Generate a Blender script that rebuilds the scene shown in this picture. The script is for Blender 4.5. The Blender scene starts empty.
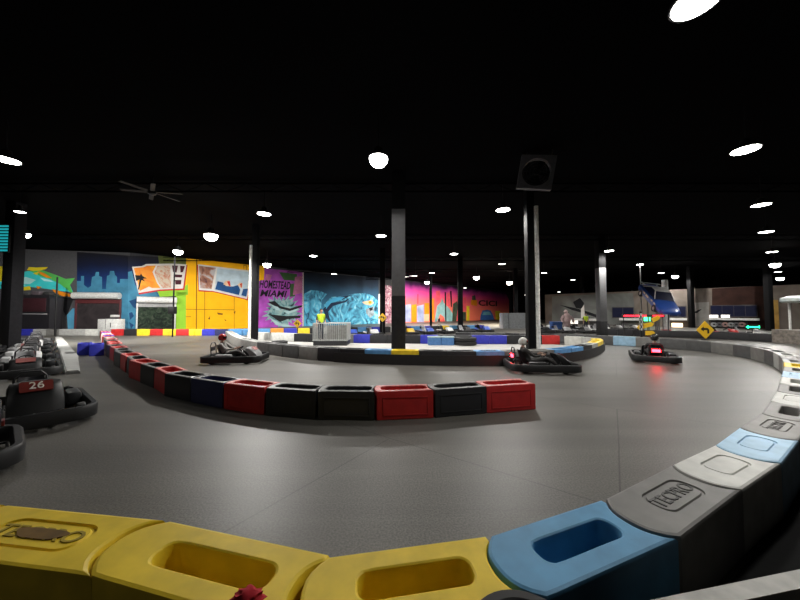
import bpy, bmesh, math, random
from mathutils import Vector, Matrix
random.seed(7)
sc = bpy.context.scene
COL = sc.collection
PI = math.pi
# ------------------------------------------------------------------ camera
CAMH = 1.87; F = 300.0; PITCH = math.atan(12 / 300.0)
cam = bpy.data.cameras.new('camera'); camo = bpy.data.objects.new('camera', cam); COL.objects.link(camo)
camo.location = (0, 0, CAMH); camo.rotation_euler = (PI / 2 + PITCH, 0, 0)
cam.sensor_width = 36; cam.lens = F / 800 * 36; cam.clip_start = .05; cam.clip_end = 300
sc.camera = camo
CP, SP = math.cos(PITCH), math.sin(PITCH)
def ray(u, v):
    a, b = (u - 400) / F, (300 - v) / F
    return Vector((a, CP - SP * b, SP + CP * b))
def G(u, v, z=0.0):
    d = ray(u, v); t = (z - CAMH) / d.z
    return Vector((d.x * t, d.y * t, z))
def D(u, v, y):
    d = ray(u, v); t = y / d.y
    return Vector((d.x * t, y, CAMH + d.z * t))
# ------------------------------------------------------------------ materials
def nodes_of(name):
    m = bpy.data.materials.new(name); m.use_nodes = True
    nt = m.node_tree; return m, nt, nt.nodes['Principled BSDF']
def lighten(c, k): return tuple(min(1, x * k) for x in c) + (1,)
MATS = {}
def plain(name, col, rough=.5, metal=0, var=.18, scale=9, bump=0, spec=.5):
    if name in MATS: return MATS[name]
    m, nt, b = nodes_of(name)
    tc = nt.nodes.new('ShaderNodeTexCoord')
    n = nt.nodes.new('ShaderNodeTexNoise'); n.inputs['Scale'].default_value = scale; n.inputs['Detail'].default_value = 4
    nt.links.new(tc.outputs['Object'], n.inputs['Vector'])
    r = nt.nodes.new('ShaderNodeValToRGB')
    r.color_ramp.elements[0].position = .3; r.color_ramp.elements[1].position = .7
    r.color_ramp.elements[0].color = lighten(col, 1 - var); r.color_ramp.elements[1].color = lighten(col, 1 + var)
    nt.links.new(n.outputs['Fac'], r.inputs['Fac']); nt.links.new(r.outputs['Color'], b.inputs['Base Color'])
    b.inputs['Roughness'].default_value = rough; b.inputs['Metallic'].default_value = metal
    b.inputs['Specular IOR Level'].default_value = spec
    if bump:
        bp = nt.nodes.new('ShaderNodeBump'); bp.inputs['Strength'].default_value = bump
        n2 = nt.nodes.new('ShaderNodeTexNoise'); n2.inputs['Scale'].default_value = scale * 6
        nt.links.new(tc.outputs['Object'], n2.inputs['Vector'])
        nt.links.new(n2.outputs['Fac'], bp.inputs['Height']); nt.links.new(bp.outputs['Normal'], b.inputs['Normal'])
    MATS[name] = m; return m
def glow(name, col, strength):
    if name in MATS: return MATS[name]
    m, nt, b = nodes_of(name)
    b.inputs['Base Color'].default_value = col + (1,)
    b.inputs['Emission Color'].default_value = col + (1,); b.inputs['Emission Strength'].default_value = strength
    MATS[name] = m; return m
def ramp_mat(name, stops, scale=3.0, kind='noise', rough=.7, distort=1.5, detail=5, zgrad=None):
    m, nt, b = nodes_of(name)
    tc = nt.nodes.new('ShaderNodeTexCoord'); r = nt.nodes.new('ShaderNodeValToRGB')
    if zgrad:
        sx = nt.nodes.new('ShaderNodeSeparateXYZ'); nt.links.new(tc.outputs['Object'], sx.inputs[0])
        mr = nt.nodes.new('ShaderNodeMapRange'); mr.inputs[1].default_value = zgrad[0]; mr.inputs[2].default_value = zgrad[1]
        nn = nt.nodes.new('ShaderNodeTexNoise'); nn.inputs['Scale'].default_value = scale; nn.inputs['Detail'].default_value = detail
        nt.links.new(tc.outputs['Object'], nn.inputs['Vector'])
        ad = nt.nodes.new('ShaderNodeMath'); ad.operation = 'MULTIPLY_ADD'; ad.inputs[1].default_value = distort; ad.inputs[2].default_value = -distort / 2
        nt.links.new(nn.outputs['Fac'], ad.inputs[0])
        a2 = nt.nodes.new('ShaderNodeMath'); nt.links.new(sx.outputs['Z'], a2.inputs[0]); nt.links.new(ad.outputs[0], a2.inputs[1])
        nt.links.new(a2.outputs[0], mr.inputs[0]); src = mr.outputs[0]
    elif kind == 'wave':
        n = nt.nodes.new('ShaderNodeTexWave'); n.inputs['Scale'].default_value = scale; n.inputs['Distortion'].default_value = distort * 6
        n.inputs['Detail'].default_value = detail; n.inputs['Detail Scale'].default_value = 1.2
        nt.links.new(tc.outputs['Object'], n.inputs['Vector']); src = n.outputs['Fac']
    else:
        n = nt.nodes.new('ShaderNodeTexNoise'); n.inputs['Scale'].default_value = scale; n.inputs['Detail'].default_value = detail
        n.inputs['Distortion'].default_value = distort
        nt.links.new(tc.outputs['Object'], n.inputs['Vector']); src = n.outputs['Fac']
    cr = r.color_ramp
    while len(cr.elements) < len(stops): cr.elements.new(.5)
    for e, (p, c) in zip(cr.elements, stops): e.position = p; e.color = tuple(c) + (1,)
    nt.links.new(src, r.inputs['Fac']); nt.links.new(r.outputs['Color'], b.inputs['Base Color'])
    b.inputs['Roughness'].default_value = rough; b.inputs['Specular IOR Level'].default_value = .2
    MATS[name] = m; return m
# ------------------------------------------------------------------ mesh helpers
def box(bm, c, s, rot=None, bev=0, mi=0):
    r = bmesh.ops.create_cube(bm, size=1, matrix=Matrix.Diagonal((s[0], s[1], s[2], 1)))
    vs = r['verts']
    if bev:
        es = list({e for v in vs for e in v.link_edges})
        rb = bmesh.ops.bevel(bm, geom=es, offset=bev, segments=2, affect='EDGES', profile=.5)
        vs = list({v for f in rb['faces'] for v in f.verts} | {v for v in vs if v.is_valid})
    M = Matrix.Translation(Vector(c)) @ (rot.to_4x4() if rot else Matrix())
    bmesh.ops.transform(bm, matrix=M, verts=vs)
    if mi:
        for f in {f for v in vs for f in v.link_faces}: f.material_index = mi
    return vs
def tube(bm, pts, r, seg=8, closed=False, cap=True, mi=0, squash=None):
    pts = [Vector(p) for p in pts]; n = len(pts)
    rad = r if isinstance(r, (list, tuple)) else [r] * n
    rings = []; up = None
    for i, p in enumerate(pts):
        if closed: t = pts[(i + 1) % n] - pts[i - 1]
        else: t = pts[min(i + 1, n - 1)] - pts[max(i - 1, 0)]
        t.normalize()
        if up is None: up = Vector((0, 0, 1)) if abs(t.z) < .9 else Vector((1, 0, 0))
        up = (up - t * up.dot(t)); up = up.normalized() if up.length > 1e-6 else t.orthogonal().normalized()
        s = t.cross(up)
        k = squash or (1, 1)
        rings.append([bm.verts.new(p + (s * math.cos(a) * k[0] + up * math.sin(a) * k[1]) * rad[i]) for a in [2 * PI * j / seg for j in range(seg)]])
    fs = []
    for i in range(n if closed else n - 1):
        A, B = rings[i], rings[(i + 1) % n]
        for j in range(seg): fs.append(bm.faces.new((A[j], A[(j + 1) % seg], B[(j + 1) % seg], B[j])))
    if cap and not closed:
        fs.append(bm.faces.new(rings[0][::-1])); fs.append(bm.faces.new(rings[-1]))
    for f in fs: f.material_index = mi
    return fs
def sweep(bm, path, prof, closed=True):
    """profile (offset outward, z) carried along a flat path of (x, y)"""
    n = len(path); P = [Vector((p[0], p[1])) for p in path]; rings = []
    for i in range(n):
        if closed: t = P[(i + 1) % n] - P[i - 1]
        else: t = P[min(i + 1, n - 1)] - P[max(i - 1, 0)]
        t.normalize(); nn = Vector((t.y, -t.x))
        rings.append([bm.verts.new((P[i].x + nn.x * o, P[i].y + nn.y * o, z)) for o, z in prof])
    m = len(prof)
    for i in range(n if closed else n - 1):
        A, B = rings[i], rings[(i + 1) % n]
        for j in range(m): bm.faces.new((A[j], B[j], B[(j + 1) % m], A[(j + 1) % m]))
    if not closed:
        bm.faces.new(rings[0]); bm.faces.new(rings[-1][::-1])
def lathe(bm, prof, seg=24, M=None, mi=0, closed=False):
    M = M or Matrix(); rings = []
    for r, z in prof:
        rings.append([bm.verts.new(M @ Vector((r * math.cos(2 * PI * j / seg), r * math.sin(2 * PI * j / seg), z))) for j in range(seg)])
    fs = []
    k = len(rings)
    for i in range(k if closed else k - 1):
        A, B = rings[i], rings[(i + 1) % k]
        for j in range(seg): fs.append(bm.faces.new((A[j], A[(j + 1) % seg], B[(j + 1) % seg], B[j])))
    if not closed:
        fs.append(bm.faces.new(rings[0][::-1])); fs.append(bm.faces.new(rings[-1]))
    for f in fs: f.material_index = mi
def prism(bm, pts, z0, z1, M=None, mi=0):
    M = M or Matrix()
    a = [bm.verts.new(M @ Vector((x, y, z0))) for x, y in pts]; b = [bm.verts.new(M @ Vector((x, y, z1))) for x, y in pts]
    fs = [bm.faces.new(a[::-1]), bm.faces.new(b)]
    n = len(pts)
    for i in range(n): fs.append(bm.faces.new((a[i], a[(i + 1) % n], b[(i + 1) % n], b[i])))
    for f in fs: f.material_index = mi
def mesh_of(name, bm, mats, smooth=35):
    bmesh.ops.recalc_face_normals(bm, faces=bm.faces[:])
    me = bpy.data.meshes.new(name); bm.to_mesh(me); bm.free()
    for m in (mats if isinstance(mats, (list, tuple)) else [mats]): me.materials.append(m)
    if smooth:
        me.shade_smooth(); me.set_sharp_from_angle(angle=math.radians(smooth))
        if name == 'barrier_block':
            for p in me.polygons:
                if abs(p.normal.z) > .999: p.use_smooth = False
    return me
def link(name, data, parent=None):
    o = bpy.data.objects.new(name, data); COL.objects.link(o)
    if parent: o.parent = parent
    return o
def obj(name, bm, mats, parent=None, smooth=35): return link(name, mesh_of(name, bm, mats, smooth), parent)
def tag(o, label=None, cat=None, group=None, kind=None):
    if label: o['label'] = label
    if cat: o['category'] = cat
    if group: o['group'] = group
    if kind: o['kind'] = kind
    return o
def thing(name, label, cat, loc=(0, 0, 0), rz=0, group=None):
    o = link(name, None); o.location = loc; o.rotation_euler = (0, 0, rz); return tag(o, label, cat, group)
def struct(o): o['kind'] = 'structure'; return o
def copy_tree(o, parent=None):
    c = o.copy(); COL.objects.link(c)
    if parent: c.parent = parent
    for ch in list(o.children): copy_tree(ch, c)
    return c
ORD = ('first second third fourth fifth sixth seventh eighth ninth tenth eleventh twelfth thirteenth fourteenth fifteenth sixteenth seventeenth '
       'eighteenth nineteenth twentieth').split()
TENS = {20: 'twenty', 30: 'thirty', 40: 'forty', 50: 'fifty', 60: 'sixty'}
def ordn(i):
    if i < 20: return ORD[i]
    n = i + 1; t = n // 10 * 10
    return (TENS[t][:-1] + 'ieth') if n == t else TENS[t] + '-' + ORD[n - t - 1]
def text_mesh(name, s, size, depth, align='CENTER', spacing=1.0, shear=0, bevel=0, fat=0):
    cu = bpy.data.curves.new(name, 'FONT'); cu.body = s; cu.size = size; cu.extrude = depth; cu.align_x = align; cu.align_y = 'CENTER'
    cu.space_character = spacing; cu.shear = shear; cu.bevel_depth = bevel; cu.resolution_u = 3; cu.offset = fat
    t = bpy.data.objects.new(name, cu); COL.objects.link(t)
    bpy.context.view_layer.update()
    me = bpy.data.meshes.new_from_object(t.evaluated_get(bpy.context.evaluated_depsgraph_get()))
    bpy.data.objects.remove(t); return me
def text_obj(name, s, size, depth, mat, parent, M, **k):
    me = text_mesh(name, s, size, depth, **k); me.materials.clear(); me.materials.append(mat)
    o = link(name, me, parent); o.matrix_local = M; return o
# ------------------------------------------------------------------ palette
BLACK = plain('black_plastic', (.006, .006, .0065), .5, var=.25, spec=.35)
DARK = plain('dark_metal', (.025, .026, .028), .45, .3)
RUBBER = plain('tyre_rubber', (.012, .012, .012), .75)
STEEL = plain('bare_steel', (.5, .5, .5), .3, .9)
WHITE = plain('white_paint', (.62, .62, .60), .45)
GREYP = plain('grey_paint', (.22, .22, .22), .6)
# ------------------------------------------------------------------ setting
CEIL = 7.4
def floor_mat():
    m, nt, b = nodes_of('worn_asphalt')
    tc = nt.nodes.new('ShaderNodeTexCoord')
    def noise(scale, detail, map_scale=None, dist=0):
        n = nt.nodes.new('ShaderNodeTexNoise'); n.inputs['Scale'].default_value = scale; n.inputs['Detail'].default_value = detail; n.inputs['Distortion'].default_value = dist
        if map_scale:
            mp = nt.nodes.new('ShaderNodeMapping'); mp.inputs['Scale'].default_value = map_scale[0]; mp.inputs['Rotation'].default_value = (0, 0, map_scale[1])
            nt.links.new(tc.outputs['Object'], mp.inputs['Vector']); nt.links.new(mp.outputs['Vector'], n.inputs['Vector'])
        else: nt.links.new(tc.outputs['Object'], n.inputs['Vector'])
        return n
    big = noise(.35, 5, None, .6); fine = noise(55, 3); streak = noise(1.0, 5, ((.12, 1.7, 1), .5), .5)
    def ramp(src, a, b_, p0=.3, p1=.7):
        r = nt.nodes.new('ShaderNodeValToRGB'); r.color_ramp.elements[0].color = a + (1,); r.color_ramp.elements[1].color = b_ + (1,)
        r.color_ramp.elements[0].position = p0; r.color_ramp.elements[1].position = p1
        nt.links.new(src, r.inputs['Fac']); return r
    base = ramp(big.outputs['Fac'], (.075, .071, .062), (.112, .105, .091))
    f2 = ramp(fine.outputs['Fac'], (.62, .62, .62), (1.3, 1.3, 1.3), .35, .65)
    s2 = ramp(streak.outputs['Fac'], (.80, .80, .80), (1.06, 1.06, 1.06), .36, .6)
    def mul(a, b_):
        x = nt.nodes.new('ShaderNodeMix'); x.data_type = 'RGBA'; x.blend_type = 'MULTIPLY'; x.inputs[0].default_value = 1
        nt.links.new(a, x.inputs[6]); nt.links.new(b_, x.inputs[7]); return x.outputs[2]
    c = mul(mul(base.outputs['Color'], f2.outputs['Color']), s2.outputs['Color'])
    mp2 = nt.nodes.new('ShaderNodeMapping'); mp2.inputs['Rotation'].default_value = (0, 0, .62); nt.links.new(tc.outputs['Object'], mp2.inputs['Vector'])
    wob = nt.nodes.new('ShaderNodeMix'); wob.data_type = 'RGBA'; wob.blend_type = 'LINEAR_LIGHT'; wob.inputs[0].default_value = .03
    nt.links.new(mp2.outputs['Vector'], wob.inputs[6]); nt.links.new(big.outputs['Color'], wob.inputs[7])
    bt = nt.nodes.new('ShaderNodeTexBrick'); bt.inputs['Scale'].default_value = 1; bt.inputs['Mortar Size'].default_value = .009; bt.inputs['Brick Width'].default_value = 5.5; bt.inputs['Row Height'].default_value = 3.6
    bt.inputs['Color1'].default_value = (1, 1, 1, 1); bt.inputs['Color2'].default_value = (.88, .88, .9, 1); bt.inputs['Mortar'].default_value = (.45, .45, .45, 1)
    nt.links.new(wob.outputs[2], bt.inputs['Vector']); c = mul(c, bt.outputs['Color'])
    nt.links.new(c, b.inputs['Base Color'])
    rr = nt.nodes.new('ShaderNodeMapRange'); rr.inputs[3].default_value = .38; rr.inputs[4].default_value = .56
    nt.links.new(big.outputs['Fac'], rr.inputs[0]); nt.links.new(rr.outputs[0], b.inputs['Roughness'])
    b.inputs['Specular IOR Level'].default_value = .38
    bp = nt.nodes.new('ShaderNodeBump'); bp.inputs['Strength'].default_value = .15; bp.inputs['Distance'].default_value = .01
    nt.links.new(fine.outputs['Fac'], bp.inputs['Height']); nt.links.new(bp.outputs['Normal'], b.inputs['Normal'])
    return m
bm = bmesh.new(); box(bm, (15, 38, -.05), (120, 100, .1)); struct(obj('floor', bm, floor_mat(), smooth=0))
CEILM = plain('black_ceiling', (.0015, .0015, .002), .95, spec=.03)
bm = bmesh.new(); box(bm, (15, 38, CEIL + .1), (120, 100, .2)); struct(obj('ceiling', bm, CEILM, smooth=0))
WDARK = plain('dark_grey_wall', (.045, .046, .05), .8, var=.1, spec=.2)
WL = (Vector((-44, 24.2)), Vector((-25.2, 27.8))); WM = (Vector((-25.2, 27.8)), Vector((29.5, 79.2)))
WC = (Vector((23.7, 49.0)), Vector((52, 19.5)))
def wall(name, seg, h, mat, th=.25, z0=0.0):
    a, b = seg; t = (b - a).normalized(); n = Vector((t.y, -t.x))   # n faces the room
    bm = bmesh.new()
    pts = [a, b, b - n * th, a - n * th]
    prism(bm, [tuple(p) for p in pts], z0, h); return struct(obj(name, bm, mat, smooth=0))
LWALL = plain('grey_left_wall', (.085, .085, .09), .8, var=.1, spec=.2)
wall('wall_left', WL, CEIL, LWALL); wall('wall_murals', WM, CEIL, WDARK)
wall('wall_far', (WM[1], Vector((75, 30))), CEIL, plain('black_far_wall', (.003, .003, .003), .9, spec=.05))
wall('wall_right', (Vector((75, 30)), Vector((75, -11.5))), CEIL, MATS['black_far_wall'])
wall('wall_back', (Vector((75, -11.5)), Vector((-44, -11.5))), CEIL, MATS['black_far_wall'])
wall('wall_pit', (Vector((-44, -11.5)), Vector((-44, 24.2))), CEIL, MATS['black_far_wall'])
CLUB = ramp_mat('club_wall_panels', [(.3, (.10, .08, .066)), (.5, (.13, .107, .09)), (.7, (.17, .145, .125))], .6, distort=.4)
wall('wall_clubhouse', WC, 4.7, CLUB, .3)
for i in range(9):
    bm = bmesh.new(); y = 4 + i * 8.5
    for z in (7.3, 6.95): box(bm, (15, y, z), (110, .09, .07))
    for k in range(60):
        x = -38 + k * 1.75
        tube(bm, [(x, y, 7.3), (x + .87, y, 6.95), (x + 1.75, y, 7.3)], .016, 5)
    struct(obj('trim_%d' % (i + 1), bm, CEILM, smooth=0))
# ------------------------------------------------------------------ track barriers
def rr_polar(lx, ly, rad, a, cx=0.0):
    """distance from the centre to a rounded rectangle's edge along angle a"""
    dx, dy = math.cos(a), math.sin(a); lo, hi = 0, 3
    for _ in range(30):
        m = (lo + hi) / 2; x, y = abs(m * dx), abs(m * dy)
        qx, qy = x - (lx - rad), y - (ly - rad)
        d = math.hypot(max(qx, 0), max(qy, 0)) + min(max(qx, qy), 0) - rad
        if d > 0: hi = m
        else: lo = m
    return lo
def outline(L, W, s, k=10):
    def arc(x, s_):      # from (x,-W/2) bulging by s_ in +x to (x,W/2)
        if abs(s_) < 1e-4: return [(x, -W / 2), (x, W / 2)]
        out = []
        for i in range(k + 1):
            t = -1 + 2 * i / k; out.append((x + s_ * (1 - abs(t) ** 2.6), t * W / 2))
        return out
    right = arc(L / 2, -s); left = [(-x, -y) for x, y in arc(L / 2, s * .93)]
    return right + left
def polar_poly(poly, angs):
    res = []
    for a in angs:
        d = Vector((math.cos(a), math.sin(a))); best = None
        for i in range(len(poly)):
            p, q = Vector(poly[i]), Vector(poly[(i + 1) % len(poly)]); e = q - p
            den = d.x * e.y - d.y * e.x
            if abs(den) < 1e-9: continue
            t = (p.x * e.y - p.y * e.x) / den; u = (p.x * d.y - p.y * d.x) / den
            if t > 0 and -1e-6 <= u <= 1 + 1e-6 and (best is None or t > best): best = t
        res.append(best or .1)
    return res
def block_mesh(name, mat, L=1.0, W=.45, H=.5, s=.11, N=64, top='slot', slot=(.33, .085), depth=.3, rim=None, r=.022, sx_=0.0):
    poly = outline(L, W, s)
    angs = sorted({round(math.atan2(y, x), 5) for x, y in poly[::1]} | {round(-PI + 2 * PI * i / N, 5) for i in range(N)})
    angs = [a for i, a in enumerate(angs) if i == 0 or a - angs[i - 1] > .012]
    P = [Vector((math.cos(a) * d, math.sin(a) * d)) for a, d in zip(angs, polar_poly(poly, angs))]
    horns = [Vector((sx * L / 2, sy * W / 2)) for sx in (-1, 1) for sy in (-1, 1)]
    keep = [i for i, p in enumerate(P) if all((p - h).length < .004 or (p - h).length > .055 for h in horns)]
    P = [P[i] for i in keep]; angs = [angs[i] for i in keep]
    n = len(P); Nn = []
    for i in range(n):
        t1 = (P[i] - P[i - 1]).normalized(); t2 = (P[(i + 1) % n] - P[i]).normalized(); n1 = Vector((t1.y, -t1.x)); n2 = Vector((t2.y, -t2.x))
        Nn.append((n1 + n2) / max(.25, 1 + n1.dot(n2)))
    bm = bmesh.new()
    def ring(f, z): return [bm.verts.new((p.x, p.y, z)) for p in f]
    inset = lambda t: [P[i] - Nn[i] * t for i in range(n)]
    rr = lambda dl: [Vector((sx_, 0)) + Vector((math.cos(a), math.sin(a))) * rr_polar(slot[0] + dl, slot[1] + dl, min(slot[1] * .8, slot[0] * .8) + dl * .5, a) for a in angs]
    rings = [ring(inset(.012), 0), ring(inset(0), .015), ring(inset(0), H - r), ring(inset(r * .3), H - r * .28), ring(inset(r), H)]
    mi = [0] * 4
    if top == 'slot':
        rings += [ring(rr(.014), H), ring(rr(.004), H - .006), ring(rr(0), H - .02), ring(rr(-.012), H - depth)]; mi += [0, 0, 0, 0]
    elif top == 'panel':
        rings += [ring(rr(.012), H), ring(rr(.008), H - .014), ring(rr(-.006), H - .014), ring(rr(-.012), H - .003)]; mi += [0, 0, 0, 0]
    for k in range(len(rings) - 1):
        A, B = rings[k], rings[k + 1]
        for j in range(n):
            f = bm.faces.new((A[j], A[(j + 1) % n], B[(j + 1) % n], B[j])); f.material_index = mi[k]
    bm.faces.new(rings[0][::-1]); bm.faces.new(rings[-1])
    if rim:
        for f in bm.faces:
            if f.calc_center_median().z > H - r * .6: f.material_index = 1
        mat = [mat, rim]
    return mesh_of(name, bm, mat, 32)
BC = {'yellow': (.72, .51, .022), 'blue': (.085, .27, .46), 'grey': (.17, .165, .155), 'white': (.50, .50, .47), 'light blue': (.30, .47, .62),
      'red': (.42, .018, .018), 'black': (.016, .016, .018), 'royal blue': (.03, .035, .36), 'navy': (.02, .025, .09), 'dark grey': (.075, .075, .075),
      'sky blue': (.09, .26, .50), 'orange': (.65, .25, .03), 'pale grey': (.36, .36, .345)}
def bmat(c):
    m = plain('barrier_plastic_' + c.replace(' ', '_'), BC[c], .52, var=.16, scale=5, bump=.03, spec=.35); m['col'] = BC[c]; return m
_bm = {}
RIM = {'red': plain('lit_red_rim', (.55, .15, .14), .45, var=.45, scale=12), 'black': plain('lit_black_rim', (.15, .15, .145), .45, var=.55, scale=12), 'navy': plain('lit_navy_rim', (.14, .145, .16), .45, var=.5, scale=12)}  # lamp light caught by the top rims, painted in as paler colour
def bdata(c, style):
    if (c, style) not in _bm:
        if style == 'slot': me = block_mesh('barrier_block', bmat(c), slot=(.33, .085))
        elif style == 'near_slot': me = block_mesh('barrier_block', bmat(c), N=110, W=.43, slot=(.30, .080), depth=.27, s=.13, sx_=-.045)
        elif style == 'panel': me = block_mesh('barrier_block', bmat(c), N=90, W=.43, top='panel', slot=(.26, .10), s=.13, sx_=-.03)
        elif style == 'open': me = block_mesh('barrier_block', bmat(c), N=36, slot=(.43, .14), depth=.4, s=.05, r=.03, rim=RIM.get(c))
        elif style == 'far': me = block_mesh('barrier_block', bmat(c), N=24, slot=(.36, .10), depth=.3, s=.05)
        _bm[(c, style)] = me
    return _bm[(c, style)]
def resample(pts, step, start=0.0):
    pts = [Vector(p[:2]) for p in pts]; seg = [(pts[i + 1] - pts[i]).length for i in range(len(pts) - 1)]; tot = sum(seg); out = []; s = start
    while s <= tot + 1e-6:
        q = s
        for i, l in enumerate(seg):
            if q <= l + 1e-9 or i == len(seg) - 1: out.append(pts[i].lerp(pts[i + 1], min(1, q / l))); break
            q -= l
        s += step
    return out
def smooth_line(pts, it=2):
    pts = [Vector(p[:2]) for p in pts]
    for _ in range(it):
        q = [pts[0]]
        for i in range(len(pts) - 1): q += [pts[i].lerp(pts[i + 1], .25), pts[i].lerp(pts[i + 1], .75)]
        pts = q + [pts[-1]]
    return pts
def offset_joints(J, d):
    out = []
    for i in range(len(J)):
        t = (J[min(i + 1, len(J) - 1)] - J[max(i - 1, 0)]).normalized(); out.append(J[i] + Vector((t.y, -t.x)) * d)
    return out
def place_block(a, b, color, style, label, group, gap=.012, L0=1.0, s=None, hscale=1):
    d = b - a; L = d.length - gap; c = (a + b) / 2
    o = link('track_barrier', bdata(color, style)); o.location = (c.x, c.y, 0); o.rotation_euler = (0, 0, math.atan2(d.y, d.x)); o.scale = (L / L0, 1, hscale)
    return tag(o, label, 'barrier', group)
# --- (1) the curving line of blocks in the foreground and round the right-hand bend
P5 = lambda u, v: Vector(G(u, v, .5)[:2])
inner = [P5(-135, 491), P5(10, 503), P5(170, 518.5), P5(337, 554), P5(492, 533), P5(605, 496.5), P5(671, 463.5), P5(714, 444), P5(738.5, 426.5)]
tail = smooth_line([inner[-1], P5(758, 416), P5(768, 402), P5(776, 391), P5(779, 381), P5(781, 374), (9.9, 7.8), (11.3, 8.95), (12.7, 10.2), (13.7, 11.5), (14.35, 13.0),
                    (14.3, 14.6), (13.4, 15.9), (12.0, 17.1), (10.2, 18.3), (8.2, 19.1), (5.5, 19.8), (3.4, 20.2)], 2)
inner = inner[:-1] + resample(tail, 1.0)
cen = offset_joints(inner, .225)
cols = (['yellow'] * 4 + ['blue', 'grey', 'white', 'light blue', 'grey', 'grey', 'white', 'grey', 'white', 'light blue', 'grey', 'yellow', 'pale grey', 'grey', 'pale grey']
        + ['dark grey', 'grey', 'dark grey', 'grey', 'dark grey', 'dark grey', 'grey', 'light blue', 'dark grey', 'dark grey', 'dark grey', 'black', 'dark grey', 'black', 'dark grey', 'dark grey', 'black']
        + ['dark grey', 'black', 'yellow', 'black', 'blue', 'black', 'royal blue', 'black', 'yellow', 'black', 'dark grey', 'blue'])
styl = ['panel', 'panel', 'near_slot', 'near_slot', 'near_slot', 'panel', 'panel', 'panel', 'panel', 'near_slot', 'panel', 'near_slot', 'near_slot', 'panel', 'near_slot', 'near_slot', 'near_slot', 'panel']
LBL = {1: 'yellow barrier block at bottom left with a ragged hole in its raised lettering',
       0: 'yellow barrier block cut by the left edge beside the lettered yellow block',
       2: 'yellow barrier block with an oval slot, right of the lettered yellow block',
       3: 'yellow barrier block with a slot, touching the rounded end of the bright blue block',
       4: 'bright blue barrier block with a dark slot at the bottom, beside the yellow blocks',
       5: 'grey barrier block with raised lettering, touching the bright blue slotted block',
       6: 'white barrier block with an empty top panel, between lettered grey and light blue blocks',
       7: 'scuffed light blue barrier block between the white block and a lettered grey block',
       8: 'grey lettered barrier block just past the scuffed light blue block on the right'}
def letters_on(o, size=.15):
    text_obj('raised_lettering', 'TECPRO', size, .004, plain('shaded_lettering_' + o.data.materials[0].name, tuple(x * .42 for x in o.data.materials[0].get('col', (.2, .2, .2))), .7), o, Matrix.Translation((-.03, 0, .497)), spacing=1.0, bevel=.002)  # letters take a darkened block colour for the shade in the relief
near_blocks = []
for i in range(len(cen) - 1):
    c = cols[i] if i < len(cols) else 'dark grey'
    st = styl[i] if i < len(styl) else 'far'
    lab = LBL.get(i, f'{c} barrier block, {ordn(i - 5)} after the bright blue block along the right-hand curve')
    o = place_block(cen[i], cen[i + 1], c, st, lab, 'barrier blocks of the curving foreground line'); near_blocks.append(o)
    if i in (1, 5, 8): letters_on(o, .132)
bm = bmesh.new(); prism(bm, [(.14 * math.cos(a) * (1 + .16 * math.sin(3 * a)), .05 * math.sin(a) * (1 + .2 * math.cos(2 * a))) for a in [2 * PI * k / 26 for k in range(26)]], .4965, .5045)
h = obj('broken_hole', bm, plain('inside_of_hole', (.14, .075, .012), .8, var=.3), near_blocks[1]); h.location = (-.02, 0, 0); h['label'] = 'brown ragged hole'
rear = resample(smooth_line([D(603, 330, 25), D(650, 330, 22.8), D(700, 330, 21.6), D(745, 330, 20), D(775, 330, 18.6)], 2), 1.03)
for i in range(len(rear) - 1):
    c = 'black'
    place_block(rear[i], rear[i + 1], c, 'far', f'{c} barrier block, {ordn(i)} from the left in the dark row behind the far bend', 'dark barrier row behind the far bend')
# --- (2) the red and black tongue in the middle
tg = [G(536, 409.5), G(490, 413), G(437, 418.5), G(368, 421.5), G(303, 420), G(240, 412.5), G(197, 404), G(171, 398), G(152, 389), G(136, 380.5), G(126, 374), G(118, 367.5), G(111, 361), G(107, 355), G(105, 350), G(103, 345.5), G(102, 341.5), G(101, 339), G(99, 337.3)]
tg = [Vector(p[:2]) for p in tg]
tj = resample(smooth_line(tg, 2), 1.03)
tc_ = offset_joints(tj, .225)
tcol = ['red', 'black', 'red', 'black', 'black', 'red', 'navy', 'black', 'red', 'black', 'red', 'black', 'red', 'black', 'black', 'red', 'black', 'red', 'red', 'black', 'red', 'white', 'red', 'royal blue', 'red', 'white', 'red', 'royal blue']
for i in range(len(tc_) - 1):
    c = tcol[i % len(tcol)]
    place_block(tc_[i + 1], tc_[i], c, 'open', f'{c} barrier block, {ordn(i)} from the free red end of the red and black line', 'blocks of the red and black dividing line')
    o = [x for x in COL.objects if x.name.startswith('track_barrier')][-1]
    if 6 < i < 26: o.rotation_euler.z += [0, .05, -.06, .04, .07, -.05][i % 6]; o.location.x += [.02, -.03, .02][i % 3]
    if i < 6:
        bmx = bmesh.new()
        for sx in (-1, 1): box(bmx, (sx * .40, 0, 0), (.02, .012, .30), bev=.003)
        for sz in (-1, 1): box(bmx, (0, 0, sz * .15), (.82, .012, .02), bev=.003)
        p = obj('side_panel_rib', bmx, o.data.materials[0], o); p.location = (0, -.226, .23)
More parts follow.
